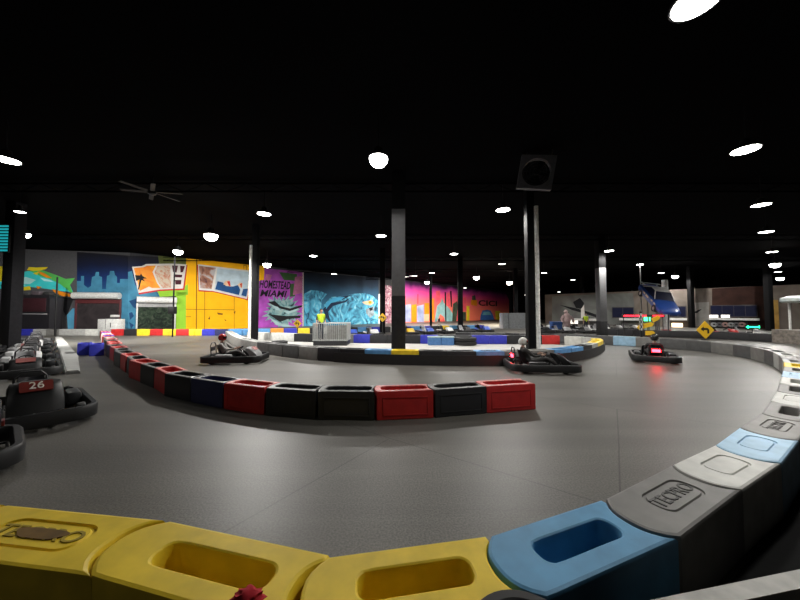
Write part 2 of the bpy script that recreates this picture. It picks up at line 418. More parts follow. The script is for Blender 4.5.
# --- (3) the coloured strip in front of the mural wall
xs = -32.0; strip = ['black', 'royal blue', 'royal blue', 'pale grey', 'dark grey', 'pale grey', 'grey', 'pale grey', 'red', 'black', 'yellow', 'red', 'yellow', 'red', 'yellow', 'royal blue', 'navy', 'sky blue', 'sky blue', 'sky blue']
pts = [Vector((-32.2, 24.1)), Vector((-13.2, 24.1)), Vector((-9.5, 25.2)), Vector((0, 28.5)), Vector((9, 31.8))]
J = resample(pts, 1.03)
strip = ['pale grey', 'royal blue', 'royal blue', 'pale grey', 'grey', 'pale grey', 'pale grey', 'white', 'pale grey', 'red', 'black', 'yellow', 'red', 'yellow', 'red', 'yellow', 'royal blue', 'navy', 'sky blue', 'sky blue', 'sky blue', 'orange', 'royal blue', 'yellow', 'black',
         'white', 'blue', 'black', 'sky blue', 'royal blue', 'black', 'white', 'royal blue', 'sky blue', 'royal blue', 'black', 'yellow', 'blue', 'black', 'sky blue', 'royal blue', 'black', 'white', 'blue']
for i in range(len(J) - 1):
    c = strip[i % len(strip)]
    place_block(J[i], J[i + 1], c, 'far', f'{c} barrier block, {ordn(i)} from the left in the long strip below the murals', 'coloured blocks in front of the mural wall')
# --- (4) the island in the middle: front wall, right end, back row
fr = [G(225, 338), G(229, 343), G(238, 348.5), G(252, 352.5), G(275, 356), G(300, 359.2), G(330, 361.8), G(365, 363.7), G(400, 364.8), G(450, 365.8), G(500, 366), G(545, 365), G(575, 361.8), G(597, 356), G(605.5, 350), (10.6, 15.8), (10.3, 16.9), (9.3, 17.5)]
frs = smooth_line([Vector(p[:2]) for p in fr], 2)
FJ = resample(frs, 1.0); FC = offset_joints(FJ, -.25)
fcol = {}
def island_color(p):
    u = 400 + 300 * p.x / p.y
    for hi, c in [(262, 'pale grey'), (300, 'dark grey'), (325, 'grey'), (367, 'black'), (389, 'sky blue'), (412, 'yellow'), (486, 'black'), (514, 'sky blue'), (556, 'grey'), (573, 'sky blue'), (585, 'black'), (592, 'pale grey'), (600, 'yellow'), (610, 'orange')]:
        if u < hi: return c
    return 'white'
for i in range(len(FC) - 1):
    m = (FC[i] + FC[i + 1]) / 2; c = island_color(m) if m.y < 16.4 or m.x < 0 else 'white'
    o = place_block(FC[i], FC[i + 1], c, 'far', f'{c} barrier block, {ordn(i)} from the left round the front of the oval island', 'barrier blocks round the front of the island')
    u = 400 + 300 * m.x / m.y
    if 486 < u < 514 and c == 'sky blue': text_obj('raised_lettering', 'TECPRO', .15, .006, MATS['barrier_plastic_black'], o, Matrix.Translation((0, 0, .497)), bevel=.002)
# black rubber skirt along the front of the island
sk = [p for p in offset_joints(frs, .02) if 330 < 400 + 300 * p.x / p.y < 611 and p.y < 15.6]
bm = bmesh.new(); sweep(bm, [tuple(p) for p in sk], [(-.012, 0), (.012, 0), (.012, .36), (-.012, .36)], closed=False)
tag(obj('rubber_skirt', bm, plain('rubber_sheet', (.012, .012, .012), .6), smooth=60), 'low black rubber sheet running along the front of the oval island blocks', 'skirt')
bk = [Vector(p) for p in [(9.2, 17.55), (6, 17.7), (2, 17.9), (-2.2, 18.2), (-5.5, 18.9), (-8.5, 19.9), (-10.4, 20.8)]]
BJ = resample(smooth_line(bk, 2), 1.0)
bcol = ['red', 'royal blue', 'royal blue', 'red', 'red', 'black', 'black', 'grey', 'royal blue', 'black', 'royal blue', 'grey', 'sky blue', 'black', 'black', 'royal blue', 'black', 'royal blue', 'black', 'pale grey', 'white', 'black', 'white']
def back_color(p):
    u = 400 + 300 * p.x / p.y
    for hi, c in [(300, 'white'), (330, 'black'), (350, 'grey'), (363, 'royal blue'), (414, 'black'), (431, 'royal blue'), (478, 'black'), (497, 'royal blue'), (511, 'grey'), (534, 'black'), (561, 'red'), (582, 'royal blue'), (590, 'red')]:
        if u < hi: return c
    return 'pale grey'
for i in range(len(BJ) - 1):
    c = back_color((BJ[i] + BJ[i + 1]) / 2)
    place_block(BJ[i], BJ[i + 1], c, 'far', f'{c} barrier block, {ordn(i)} from the right along the back of the oval island', 'barrier blocks along the back of the island')
# light concrete inside the island
bm = bmesh.new()
isl = [tuple(p) for p in offset_joints(frs, -.6)] + [(x, y - .35) for x, y in [(8.7, 17.5), (6, 17.6), (2, 17.8), (-2.2, 18.1), (-5.5, 18.7), (-8.3, 19.6)]]
prism(bm, isl, 0.0, .03); struct(obj('floor_island', bm, plain('pale_concrete', (.40, .385, .36), .6, var=.1, scale=2), smooth=0))
# --- (5) two royal blue blocks standing by the dividing line, pale kerb of the pit lane
for k, (u, v, r) in enumerate([(84.5, 355.5, 2.3), (96.5, 356.3, 2.25)]):
    g = G(u, v); o = link('track_barrier', bdata('royal blue', 'open')); o.location = (g.x * 1.03, g.y * 1.03, 0); o.rotation_euler = (0, 0, math.atan2(g.y, g.x)); o.scale = (.8, 1, 1)
    tag(o, ['royal blue barrier block standing loose by the pit lane, the left of two', 'royal blue barrier block standing loose by the pit lane, the right of two'][k], 'barrier', 'loose blue blocks by the pit lane')
kb = [G(65, 374.5), G(80, 373.5), G(78, 358), G(62, 338), G(55, 338)]
bm = bmesh.new(); prism(bm, [tuple(p[:2]) for p in kb], 0, .10)
bmesh.ops.bevel(bm, geom=[e for e in bm.edges if all(v.co.z > .05 for v in e.verts)], offset=.03, segments=2, affect='EDGES')
tag(obj('pit_kerb', bm, plain('kerb_concrete', (.27, .27, .26), .7, var=.12, scale=3)), 'long pale grey concrete kerb beside the parked karts on the left', 'kerb')
# pale kerb strip at lower right, behind the blocks
a, b = G(640, 602, .40), G(835, 562, .40); a2, b2 = G(740, 601, .40), G(840, 580, .40)
bm = bmesh.new(); prism(bm, [tuple(a[:2]), tuple(a2[:2]), tuple(b2[:2]), tuple(b[:2])], 0, .34)
tag(obj('low_wall', bm, plain('shaded_wall_side', (.03, .026, .022), .8)), 'low pale-topped wall at the bottom right corner, behind the blocks', 'wall')  # sides coloured dark to stand for shade and cut bounced light
outr = offset_joints(cen, .25)
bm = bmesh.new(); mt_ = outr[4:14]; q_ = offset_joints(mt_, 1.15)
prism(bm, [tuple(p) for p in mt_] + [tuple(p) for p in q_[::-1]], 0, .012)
tag(obj('shade_mat', bm, plain('shade_mat', (.006, .006, .006), .8, spec=.1), smooth=0), 'black mat standing in for floor shade behind the right-hand curve of blocks', 'mat')  # black sheet added to stand for the shade behind the blocks
bm = bmesh.new(); prism(bm, [tuple(a[:2]), tuple(a2[:2]), tuple(b2[:2]), tuple(b[:2])], .34, .40)
cp = obj('coping', bm, plain('pale_coping', (.42, .41, .38), .6, var=.15), COL.objects['low_wall']); cp['label'] = 'pale flat coping'
# things behind the yellow blocks at the bottom edge
bm = bmesh.new()
lathe(bm, [(.16, .03), (.2, .0), (.25, .01), (.28, .05), (.28, .13), (.25, .17), (.2, .18), (.16, .15)], 40, closed=True)
t = obj('loose_tyre', bm, RUBBER); g = G(505, 596, .49); t.location = (g.x + .02, g.y - .26, .36); tag(t, 'black kart tyre against the slotted yellow block at the bottom edge', 'tyre')
bm = bmesh.new()
lathe(bm, [(.22, 0), (.27, .02), (.27, .34), (.22, .36)], 40)
t2 = obj('black_tub', bm, BLACK); t2.location = (t.location.x, t.location.y, 0); tag(t2, 'black round tub below the kart tyre at the bottom edge', 'tub')
bm = bmesh.new(); g = G(250, 597, .50)
r = bmesh.ops.create_icosphere(bm, subdivisions=3, radius=.07)
for v in r['verts']:
    n = v.co.normalized(); v.co = Vector((n.x * .075, n.y * .045, n.z * .03)) * (1 + .35 * math.sin(7 * n.x + 3 * n.y) * math.cos(5 * n.z + 6 * n.y))
o = obj('red_rag', bm, plain('red_cloth', (.42, .01, .02), .9), smooth=80); o.location = (g.x, g.y - .02, .522); tag(o, 'crumpled red rag on the near edge of the slotted yellow block', 'rag')
# ------------------------------------------------------------------ go-karts
HELM = {'red': plain('helmet_red', (.30, .02, .02), .25), 'pale': plain('helmet_pale', (.55, .54, .50), .25), 'black': plain('helmet_black', (.02, .02, .02), .25)}
FAIR = {'black': BLACK, 'white': plain('fairing_white', (.60, .60, .60), .35), 'red': plain('fairing_red', (.35, .02, .02), .4), 'yellow': plain('fairing_yellow', (.6, .38, .02), .4),
        'blue': plain('fairing_blue', (.04, .09, .42), .4), 'grey': plain('fairing_grey', (.2, .2, .2), .4)}
TAIL = glow('tail_light_red', (1, .008, .014), 55)
SEATM = plain('seat_plastic', (.03, .03, .035), .35)
SEATW = plain('seat_silver', (.42, .42, .43), .35)
_k = {}
def rrect(lx, ly, r, k=5):
    out = []
    for cx, cy, a0 in ((lx - r, ly - r, 0), (-lx + r, ly - r, PI / 2), (-lx + r, -ly + r, PI), (lx - r, -ly + r, 1.5 * PI)):
        for i in range(k + 1): a = a0 + PI / 2 * i / k; out.append((cx + r * math.cos(a), cy + r * math.sin(a)))
    return out
def kart_meshes():
    def reg(n, bm, mats, sm=35): _k[n] = mesh_of(n, bm, mats, sm)
    bm = bmesh.new(); path = rrect(1.0, .66, .26)[::-1]
    sweep(bm, path, [(.0, .06), (-.05, .075), (-.055, .25), (-.03, .28), (.03, .28), (.055, .25), (.055, .10), (.02, .06)]); reg('bumper', bm, BLACK, 50)
    bm = bmesh.new()
    for s in (-1, 1):
        tube(bm, [(-.92, s * .3, .12), (-.3, s * .33, .1), (.35, s * .3, .1), (.92, s * .26, .12)], .017)
        tube(bm, [(.3, s * .3, .1), (.3, s * .58, .12)], .017)
        tube(bm, [(-.2, s * .33, .1), (-.2, s * .61, .15)], .015)
    for x in (-.92, -.6, .35, .92): tube(bm, [(x, -.3, .11), (x, .3, .11)], .015)
    box(bm, (.25, 0, .075), (1.1, .58, .012))
    reg('chassis', bm, DARK)
    bm = bmesh.new()       # bucket seat
    pr = [(.16, .20), (.05, .13), (-.12, .11), (-.26, .15), (-.36, .28), (-.43, .45), (-.48, .62)]; W_ = [.17, .19, .2, .2, .2, .19, .15]; g = []
    for (x, z), w in zip(pr, W_):
        row = []
        for j in range(9):
            t = -1 + j / 4; row.append(bm.verts.new((x + .07 * abs(t) ** 3 * (1 if z > .2 else .1), t * w, z + .11 * abs(t) ** 3 * (1 if z < .35 else .2))))
        g.append(row)
    for i in range(6):
        for j in range(8): bm.faces.new((g[i][j], g[i][j + 1], g[i + 1][j + 1], g[i + 1][j]))
    bmesh.ops.solidify(bm, geom=bm.faces[:], thickness=.016)
    bmesh.ops.translate(bm, verts=bm.verts[:], vec=(-.22, 0, .02)); _k['seat'] = mesh_of('seat', bm, SEATM, 60)
    _k['seat_silver'] = _k['seat'].copy(); _k['seat_silver'].materials[0] = SEATW
    M = Matrix.Translation((.12, 0, .50)) @ Matrix.Rotation(-.7, 4, 'Y')
    bm = bmesh.new(); tube(bm, [M @ Vector((.14 * math.cos(a), .14 * math.sin(a), 0)) for a in [2 * PI * i / 24 for i in range(24)]], .014, 8, closed=True)
    for a in (0, 2.1, 4.2): tube(bm, [M @ Vector((0, 0, -.02)), M @ Vector((.14 * math.cos(a), .14 * math.sin(a), 0))], .010, 6)
    reg('steering_wheel', bm, BLACK, 60)
    bm = bmesh.new(); tube(bm, [M @ Vector((0, 0, 0)), (.42, 0, .13)], .013); reg('steering_column', bm, STEEL)
    R = Matrix.Rotation(PI / 2, 4, 'X')
    for nm, w, r in (('front', .12, .13), ('rear', .18, .14)):
        bm = bmesh.new(); lathe(bm, [(r - .055, -w / 2), (r - .02, -w / 2), (r - .004, -w / 2 + .015), (r, -w / 4), (r, w / 4), (r - .004, w / 2 - .015), (r - .02, w / 2), (r - .055, w / 2)], 24, R, closed=True); reg('tyre_' + nm, bm, RUBBER, 60)
        bm = bmesh.new(); lathe(bm, [(.03, -w / 2 + .01), (r - .06, -w / 2 + .01), (r - .054, -w / 2), (r - .054, w / 2), (r - .06, w / 2 - .01), (.03, w / 2 - .01)], 16, R); reg('rim_' + nm, bm, STEEL)
    bm = bmesh.new()       # side pods
    for s in (-1,): box(bm, (-.25, s * .50, .23), (.55, .2, .22), bev=.04)
    reg('engine_cover', bm, BLACK)
    bm = bmesh.new(); box(bm, (-.25, .50, .24), (.5, .2, .24), bev=.05); tube(bm, [(-.5, .5, .34), (-.7, .5, .34), (-.82, .42, .3)], .04, 10); reg('fuel_tank', bm, DARK)
    bm = bmesh.new()       # upright front fairing that carries the number
    prof = [(.86, .20), (.80, .34), (.62, .50), (.50, .55), (.40, .55), (.44, .48), (.52, .36), (.56, .20)]
    n = len(prof); L_ = []
    for y, k in ((-.30, .80), (-.27, .95), (-.15, 1), (.15, 1), (.27, .95), (.30, .80)):
        L_.append([bm.verts.new((.6 + (x - .6) * (1 if k == 1 else .93), y, .18 + (z - .18) * k)) for x, z in prof])
    for i in range(5):
        for j in range(n): bm.faces.new((L_[i][j], L_[i + 1][j], L_[i + 1][(j + 1) % n], L_[i][(j + 1) % n]))
    bm.faces.new(L_[0]); bm.faces.new(L_[-1][::-1]); reg('front_fairing', bm, BLACK, 45)
    bm = bmesh.new()
    prism(bm, rrect(.18, .085, .02), 0, .012, Matrix.Translation((.645, 0, .495)) @ Matrix.Rotation(.66, 4, 'Y') @ Matrix.Rotation(PI / 2, 4, 'Z'))
    reg('number_plate', bm, plain('plate_red', (.16, .018, .012), .5))
    bm = bmesh.new(); tube(bm, [(-.80, -.2, .12), (-.84, -.2, .62), (-.84, -.12, .72), (-.84, .12, .72), (-.84, .2, .62), (-.80, .2, .12)], .018); box(bm, (-.85, 0, .5), (.02, .34, .16), bev=.008); reg('roll_hoop', bm, DARK, 45)
    bm = bmesh.new(); box(bm, (-.875, 0, .46), (.03, .24, .10), bev=.008); reg('tail_light', bm, TAIL)
    bm = bmesh.new(); box(bm, (-.875, 0, .46), (.03, .15, .07), bev=.008); reg('tail_lens', bm, plain('tail_lens_off', (.12, .005, .005), .3))
    bm = bmesh.new()
    for s in (-1, 1): box(bm, (.58, s * .2, .16), (.02, .08, .12), Matrix.Rotation(-.3, 3, 'Y'), .006)
    reg('pedals', bm, STEEL)
kart_meshes()
def make_kart(label, loc, rz, fair='black', seat='seat', lit=False, number=None, group='go-karts parked in the hall', mini=False):
    t = thing('go_kart', label, 'go-kart', loc, rz, group)
    L = lambda n, d=None, p=t: link(n, _k[d or n], p)
    L('bumper'); L('chassis'); L('seat', seat); e = L('engine_cover'); L('roll_hoop')
    f = L('front_fairing')
    if fair != 'black':
        f.material_slots[0].link = 'OBJECT'; f.material_slots[0].material = FAIR[fair]
        e.material_slots[0].link = 'OBJECT'; e.material_slots[0].material = FAIR[fair]
    L('steering_wheel')
    for x, y, k in ((.55, .52, 'front'), (.55, -.52, 'front'), (-.62, .5, 'rear'), (-.62, -.5, 'rear')):
        w = L('tyre', 'tyre_' + k); w.location = (x, y, .13 if k == 'front' else .14)
        if not mini: link('rim', _k['rim_' + k], w)
    if not mini:
        L('steering_column'); L('fuel_tank'); L('pedals'); L('tail_light' if lit else 'tail_light', 'tail_light' if lit else 'tail_lens')
        pl = L('number_plate')
        if number: f.scale = pl.scale = (1, 1, 1.32)
        if number:
            text_obj('number', number, .17, .004, plain('number_white', (.7, .68, .6), .5), pl, Matrix.Translation((.656, 0, .510)) @ Matrix.Rotation(.66, 4, 'Y') @ Matrix.Rotation(PI / 2, 4, 'Z'))
    return t
# ------------------------------------------------------------------ people
SKIN = plain('skin', (.42, .25, .18), .55, var=.05); HAIR = plain('dark_hair', (.012, .010, .009), .6)
def body_mesh(name, J, mats, torso_z, standing=True):
    """J: joints; one skinned surface, head, hands and fingers joined to it. mats: [top, trousers, skin, shoes]"""
    V = []; E = []; R = []
    def add(p, r, par=None):
        V.append(Vector(p)); R.append(r)
        if par is not None: E.append((par, len(V) - 1))
        return len(V) - 1
    pel = add(J['pelvis'], .125); sp = add(Vector(J['pelvis']).lerp(Vector(J['chest']), .5), .125, pel); ch = add(J['chest'], .145, sp); nb = add(J['neck'], .07, ch); hb = add(J['head'], .055, nb)
    for s in 'LR':
        sh = add(J['shoulder' + s], .068, ch); el = add(J['elbow' + s], .045, sh); wr = add(J['wrist' + s], .029, el); add(J['hand' + s], .033, wr)
        hi = add(J['hip' + s], .095, pel); kn = add(J['knee' + s], .062, hi); an = add(J['ankle' + s], .043, kn); add(J['toe' + s], .04, an)
    me = bpy.data.meshes.new('skel'); me.from_pydata([tuple(v) for v in V], E, []); o = bpy.data.objects.new('skel', me); COL.objects.link(o)
    m = o.modifiers.new('skin', 'SKIN'); m.use_smooth_shade = True
    for i, sv in enumerate(me.skin_vertices[0].data): sv.radius = (R[i], R[i]); sv.use_root = (i == 0)
    sd = o.modifiers.new('sub', 'SUBSURF'); sd.levels = 2
    bpy.context.view_layer.update()
    src = bpy.data.meshes.new_from_object(o.evaluated_get(bpy.context.evaluated_depsgraph_get())); bpy.data.objects.remove(o)
    bm = bmesh.new(); bm.from_mesh(src)
    bones = [('pelvis', 'chest', 0), ('chest', 'neck', 0), ('neck', 'head', 2)]
    for s in 'LR': bones += [('chest', 'shoulder' + s, 0), ('shoulder' + s, 'elbow' + s, 0), ('elbow' + s, 'wrist' + s, J.get('forearm', 0)), ('wrist' + s, 'hand' + s, 2), ('pelvis', 'hip' + s, 1), ('hip' + s, 'knee' + s, 1), ('knee' + s, 'ankle' + s, 1), ('ankle' + s, 'toe' + s, 3)]
    def near(p):
        best = None
        for a, b, mi in bones:
            a, b = Vector(J[a]), Vector(J[b]); ab = b - a; t = max(0, min(1, (p - a).dot(ab) / max(ab.length_squared, 1e-9))); d = (p - a - ab * t).length
            if best is None or d < best[0]: best = (d, mi)
        return best[1]
    for f in bm.faces: f.material_index = near(f.calc_center_median()); f.smooth = True
    # head with a face
    hc = Vector(J['headc']); fw = Vector(J.get('face', (1, 0, 0))).normalized(); side = Vector((0, 0, 1)).cross(fw).normalized()
    B = Matrix((fw, side, fw.cross(side))).transposed()
    r = bmesh.ops.create_uvsphere(bm, u_segments=20, v_segments=14, radius=1)
    for v in r['verts']:
        x, y, z = v.co
        w = .075 * (1 - .22 * max(0, -z)); q = Vector((x * .095, y * w, z * .118))
        q.x += .022 * math.exp(-((y / .16) ** 2 + ((z + .12) / .22) ** 2)) * (1 if x > 0 else 0)       # nose
        q.x -= .010 * sum(math.exp(-(((y - e) / .2) ** 2 + ((z - .08) / .14) ** 2)) for e in (-.42, .42)) * (1 if x > 0 else 0)   # eye sockets
        q.x -= .006 * math.exp(-((y / .4) ** 2 + ((z + .48) / .06) ** 2)) * (1 if x > 0 else 0)      # mouth line
        v.co = hc + B @ q
    for f in {f for v in r['verts'] for f in v.link_faces}: f.material_index = 2; f.smooth = True
    for s in (-1, 1):
        r = bmesh.ops.create_uvsphere(bm, u_segments=8, v_segments=6, radius=1)
        for v in r['verts']: v.co = hc + B @ Vector((v.co.x * .022 - .005, s * .074 + v.co.y * .01, v.co.z * .034))
        for f in {f for v in r['verts'] for f in v.link_faces}: f.material_index = 2; f.smooth = True
    # five fingers on each hand
    for s in 'LR':
        w, h = Vector(J['wrist' + s]), Vector(J['hand' + s]); d = (h - w).normalized(); sd_ = Vector(J.get('palm' + s, (0, 0, 1))); sd_ = (sd_ - d * sd_.dot(d)).normalized(); nn = d.cross(sd_)
        for k, ln in enumerate((.065, .078, .074, .058)):
            b0 = h + sd_ * (.030 - .02 * k); tube(bm, [b0, b0 + d * ln * .55 + nn * .008, b0 + d * ln * .9 + nn * .03], [.0095, .009, .007], 6, mi=2)
        b0 = w.lerp(h, .6) + sd_ * .028; tube(bm, [b0, b0 + sd_ * .03 + d * .02, b0 + sd_ * .035 + d * .052 + nn * .012], [.011, .010, .008], 6, mi=2)
    me = bpy.data.meshes.new(name); bm.to_mesh(me); bm.free()
    for m_ in mats: me.materials.append(m_)
    return me, near
SEATED = dict(pelvis=(-.36, 0, .27), chest=(-.50, 0, .55), neck=(-.54, 0, .74), head=(-.53, 0, .80), headc=(-.51, 0, .90), face=(1, 0, 0),
              shoulderL=(-.50, .19, .68), shoulderR=(-.50, -.19, .68), elbowL=(-.27, .27, .48), elbowR=(-.27, -.27, .48), wristL=(-.02, .16, .50), wristR=(-.02, -.16, .50),
              handL=(.06, .14, .52), handR=(.06, -.14, .52), palmL=(0, -.4, 1), palmR=(0, .4, 1),
              hipL=(-.30, .10, .27), hipR=(-.30, -.10, .27), kneeL=(.12, .20, .42), kneeR=(.12, -.20, .42), ankleL=(.50, .19, .17), ankleR=(.50, -.19, .17), toeL=(.58, .19, .26), toeR=(.58, -.19, .26))
def driver(label, loc, rz, helm, top, pants):
    me, _ = body_mesh('driver_body', SEATED, [top, pants, SKIN, BLACK], .5)
    t = thing('person', label, 'person', loc, rz)
    b = link('body', me, t)
    bm = bmesh.new(); hc = Vector(SEATED['headc']); r = bmesh.ops.create_uvsphere(bm, u_segments=24, v_segments=16, radius=1)
    for v in r['verts']: v.co = hc + Vector((v.co.x * .145 - .012, v.co.y * .122, v.co.z * .142 + .012))
    bmesh.ops.delete(bm, geom=[v for v in bm.verts if v.co.z < hc.z - .095], context='VERTS')
    bmesh.ops.holes_fill(bm, edges=bm.edges[:], sides=60)
    h_ = obj('helmet', bm, HELM[helm], t, 60)
    bm = bmesh.new()
    g = []
    for i in range(7):
        a = math.radians(-62 + i * 124 / 6); g.append([bm.verts.new(hc + Vector((.152 * math.cos(a) - .012, .128 * math.sin(a), z))) for z in (-.03, .02, .06)])
    for i in range(6):
        for j in range(2): bm.faces.new((g[i][j], g[i + 1][j], g[i + 1][j + 1], g[i][j + 1]))
    bmesh.ops.solidify(bm, geom=bm.faces[:], thickness=.006); obj('visor', bm, plain('dark_visor', (.01, .01, .012), .1), h_, 60)
    return t
def stander(label, loc, rz, vest, pants, arms='rail'):
    J = dict(pelvis=(0, 0, .96), chest=(0, 0, 1.27), neck=(-.01, 0, 1.47), head=(.005, 0, 1.54), headc=(.02, 0, 1.64), face=(1, 0, 0),
             shoulderL=(0, .185, 1.42), shoulderR=(0, -.185, 1.42), hipL=(0, .09, .92), hipR=(0, -.09, .92), kneeL=(.02, .10, .50), kneeR=(.02, -.10, .50),
             ankleL=(0, .10, .085), ankleR=(0, -.10, .085), toeL=(.15, .11, .04), toeR=(.15, -.11, .04), forearm=2)
    if arms == 'rail': J.update(elbowL=(.06, .27, 1.16), elbowR=(.06, -.27, 1.16), wristL=(.29, .22, 1.17), wristR=(.29, -.22, 1.17), handL=(.37, .20, 1.17), handR=(.37, -.20, 1.17), palmL=(0, -1, 0), palmR=(0, 1, 0))
    else: J.update(elbowL=(-.02, .25, 1.13), elbowR=(-.02, -.25, 1.13), wristL=(.05, .26, .88), wristR=(.05, -.26, .88), handL=(.07, .26, .80), handR=(.07, -.26, .80), palmL=(1, 0, 0), palmR=(1, 0, 0))
    me, near = body_mesh('body', J, [plain('dark_shirt', (.03, .03, .035), .8), pants, SKIN, BLACK], 1.2)
    t = thing('person', label, 'person', loc, rz); link('body', me, t)
    bm = bmesh.new(); bm.from_mesh(me)         # vest: torso surface pushed outward
    bmesh.ops.delete(bm, geom=[f for f in bm.faces if not (f.material_index == 0 and .95 < f.calc_center_median().z < 1.47 and abs(f.calc_center_median().y) < .225)], context='FACES')
    for v in bm.verts: v.co += v.normal * .016
    for f in bm.faces: f.material_index = 0
    obj('vest', bm, vest, t, 60)
    bm = bmesh.new(); r = bmesh.ops.create_uvsphere(bm, u_segments=18, v_segments=12, radius=1)
    for v in r['verts']: v.co = Vector((.02 + v.co.x * .104 - .008, v.co.y * .084, 1.64 + v.co.z * .126 + .006))
    bmesh.ops.delete(bm, geom=[f for f in bm.faces if f.calc_center_median().z < 1.60 or (f.calc_center_median().x > .06 and f.calc_center_median().z < 1.70)], context='FACES')
    bmesh.ops.solidify(bm, geom=bm.faces[:], thickness=.01); obj('hair', bm, HAIR, t, 60)
    return t
SUIT = plain('dark_suit', (.03, .028, .027), .85); SUITG = plain('grey_jacket', (.16, .15, .14), .85); JEANS = plain('dark_jeans', (.03, .035, .05), .85)
# karts on the track with their drivers
g = G(229, 364); make_kart('low black kart rounding the bend on the left with a red-helmeted driver', (g.x, g.y + .5, 0), .12, 'grey', group='karts racing on the track')
driver('person in dark jacket and dark red helmet driving the left kart', (g.x, g.y + .5, 0), .12, 'red', SUITG, SUIT)
g = G(548, 373.5); make_kart('black kart with a small red tail lamp passing in front of the oval island', (g.x, g.y + .5, 0), -.1, 'black', lit=True, group='karts racing on the track')
driver('person in dark clothes and pale helmet driving the kart by the island', (g.x, g.y + .5, 0), -.1, 'pale', SUIT, SUIT)
g = G(667, 363); make_kart('black kart seen from behind with a bright red glowing tail lamp', (g.x, g.y + .6, 0), .98, 'black', lit=True, group='karts racing on the track')
driver('person in black seen from behind in the kart with the bright red lamp', (g.x, g.y + .6, 0), .98, 'black', SUIT, SUIT)
# karts parked in the pit lane at the left edge
dv = Vector((-.77, .64)); nv = Vector((-.64, -.77)); ang = math.atan2(-dv.y, -dv.x)
A = Vector(G(94, 421)[:2]) + dv * 1.0 + nv * .68
make_kart('black parked kart with red and white number 26, at the left edge', (A.x, A.y, 0), ang + .05, 'black', number='26', group='karts parked in the pit lane')
B = Vector(G(17, 474)[:2]) + dv * .69 + nv * 1.02
make_kart('nearest parked kart, only its black bumper corner showing at left edge', (B.x, B.y, 0), ang + .05 - PI / 2, 'black', group='karts parked in the pit lane')
K0 = Vector((-9.9, 9.25)); FC_ = ['black', 'white', 'white', 'grey', 'white', 'white', 'black', 'white']
for j in range(3):
    for i in range(7):
        if j == 1 and i > 5 or (j == 2 and i < 4): continue
        p = K0 + dv * (.85 + 2.16 * i) + nv * (.92 + 1.5 * j) + Vector((random.uniform(-.08, .08), random.uniform(-.1, .1)))
        u = 400 + 300 * p.x / p.y
        if u < -40 or (p - Vector((-19.5, 15.0))).length < 1.5: continue
        c = FC_[(i + 3 * j) % 8]
        make_kart(f'{c} fronted parked kart, {ordn(i)} back from the kerb end, {ordn(j)} lane from the kerb', (p.x, p.y, 0), ang + PI / 2 * 0 + random.uniform(-.08, .08), c, 'seat_silver', group='karts parked in the pit lane', mini=i > 4)
# rows of karts far back in the middle and on the right
n = 0
for (u0, u1, k, y0, y1, where, cs) in [(408, 482, 5, 25, 28, 'below the pink city mural', ['yellow', 'blue', 'white', 'black', 'blue']), (541, 600, 4, 27, 27, 'beyond the island, left of the grey column', ['black', 'white', 'grey', 'white']), (545, 600, 4, 31, 31, 'in a second row beyond the island', ['white', 'black', 'white', 'black']),
                                 (613, 629, 2, 30.5, 30.5, 'left of the raised blue car', ['grey', 'white']), (722, 746, 2, 24, 24, 'behind the bend on the right', ['red', 'grey']), (352, 372, 2, 23.5, 23.5, 'below the blue fish mural', ['blue', 'white'])]:
    for i in range(k):
        f = i / max(1, k - 1); y = y0 + (y1 - y0) * f; u = u0 + (u1 - u0) * f
        make_kart(f'{cs[i]} fronted kart {where}, {ordn(i)} from the left', ((u - 400) / 300 * y, y, 0), -1.25 + .1 * (i % 3), cs[i], 'seat_silver' if i % 2 else 'seat', group='karts parked ' + where, mini=True)
# operator in the pen, second marshal far back
YEL = plain('hi_vis_yellow', (.55, .75, .03), .7)
pen = Vector((-3.82, 17.0))
t = thing('operator_pen', 'grey railed operator pen standing on the pale island floor', 'pen', (pen.x, pen.y, .03))
bm = bmesh.new(); box(bm, (0, 0, .13), (1.84, 1.15, .26), bev=.02); obj('platform', bm, DARK, t)
PENM = plain('pen_metal', (.34, .35, .34), .5, .2)
for (x0, y0, x1, y1) in ((-.93, -.55, .93, -.55), (-.93, .55, .93, .55), (-.93, -.55, -.93, .55), (.93, -.55, .93, .55)):
    bm = bmesh.new(); L = math.hypot(x1 - x0, y1 - y0); k = int(L / .11)
    for z in (.30, 1.22): tube(bm, [(x0, y0, z), (x1, y1, z)], .025)
    for i in range(k + 1): f = i / k; tube(bm, [(x0 + (x1 - x0) * f, y0 + (y1 - y0) * f, .26), (x0 + (x1 - x0) * f, y0 + (y1 - y0) * f, 1.22)], .016 if i % 6 else .03, 6)
    obj('railing', bm, PENM, t)
bm = bmesh.new(); box(bm, (.35, -.50, .72), (1.05, .02, .75)); obj('infill_panel', bm, plain('pen_mesh', (.22, .22, .21), .6), t)
stander('person in yellow high-visibility vest standing inside the railed operator pen', (pen.x - .66, pen.y + .05, .29), -.9, YEL, JEANS, 'down')
g = D(586, 331, 29); stander('person in yellow vest standing far back between the columns', (g.x, g.y, 0), -PI / 2, YEL, JEANS, 'down')
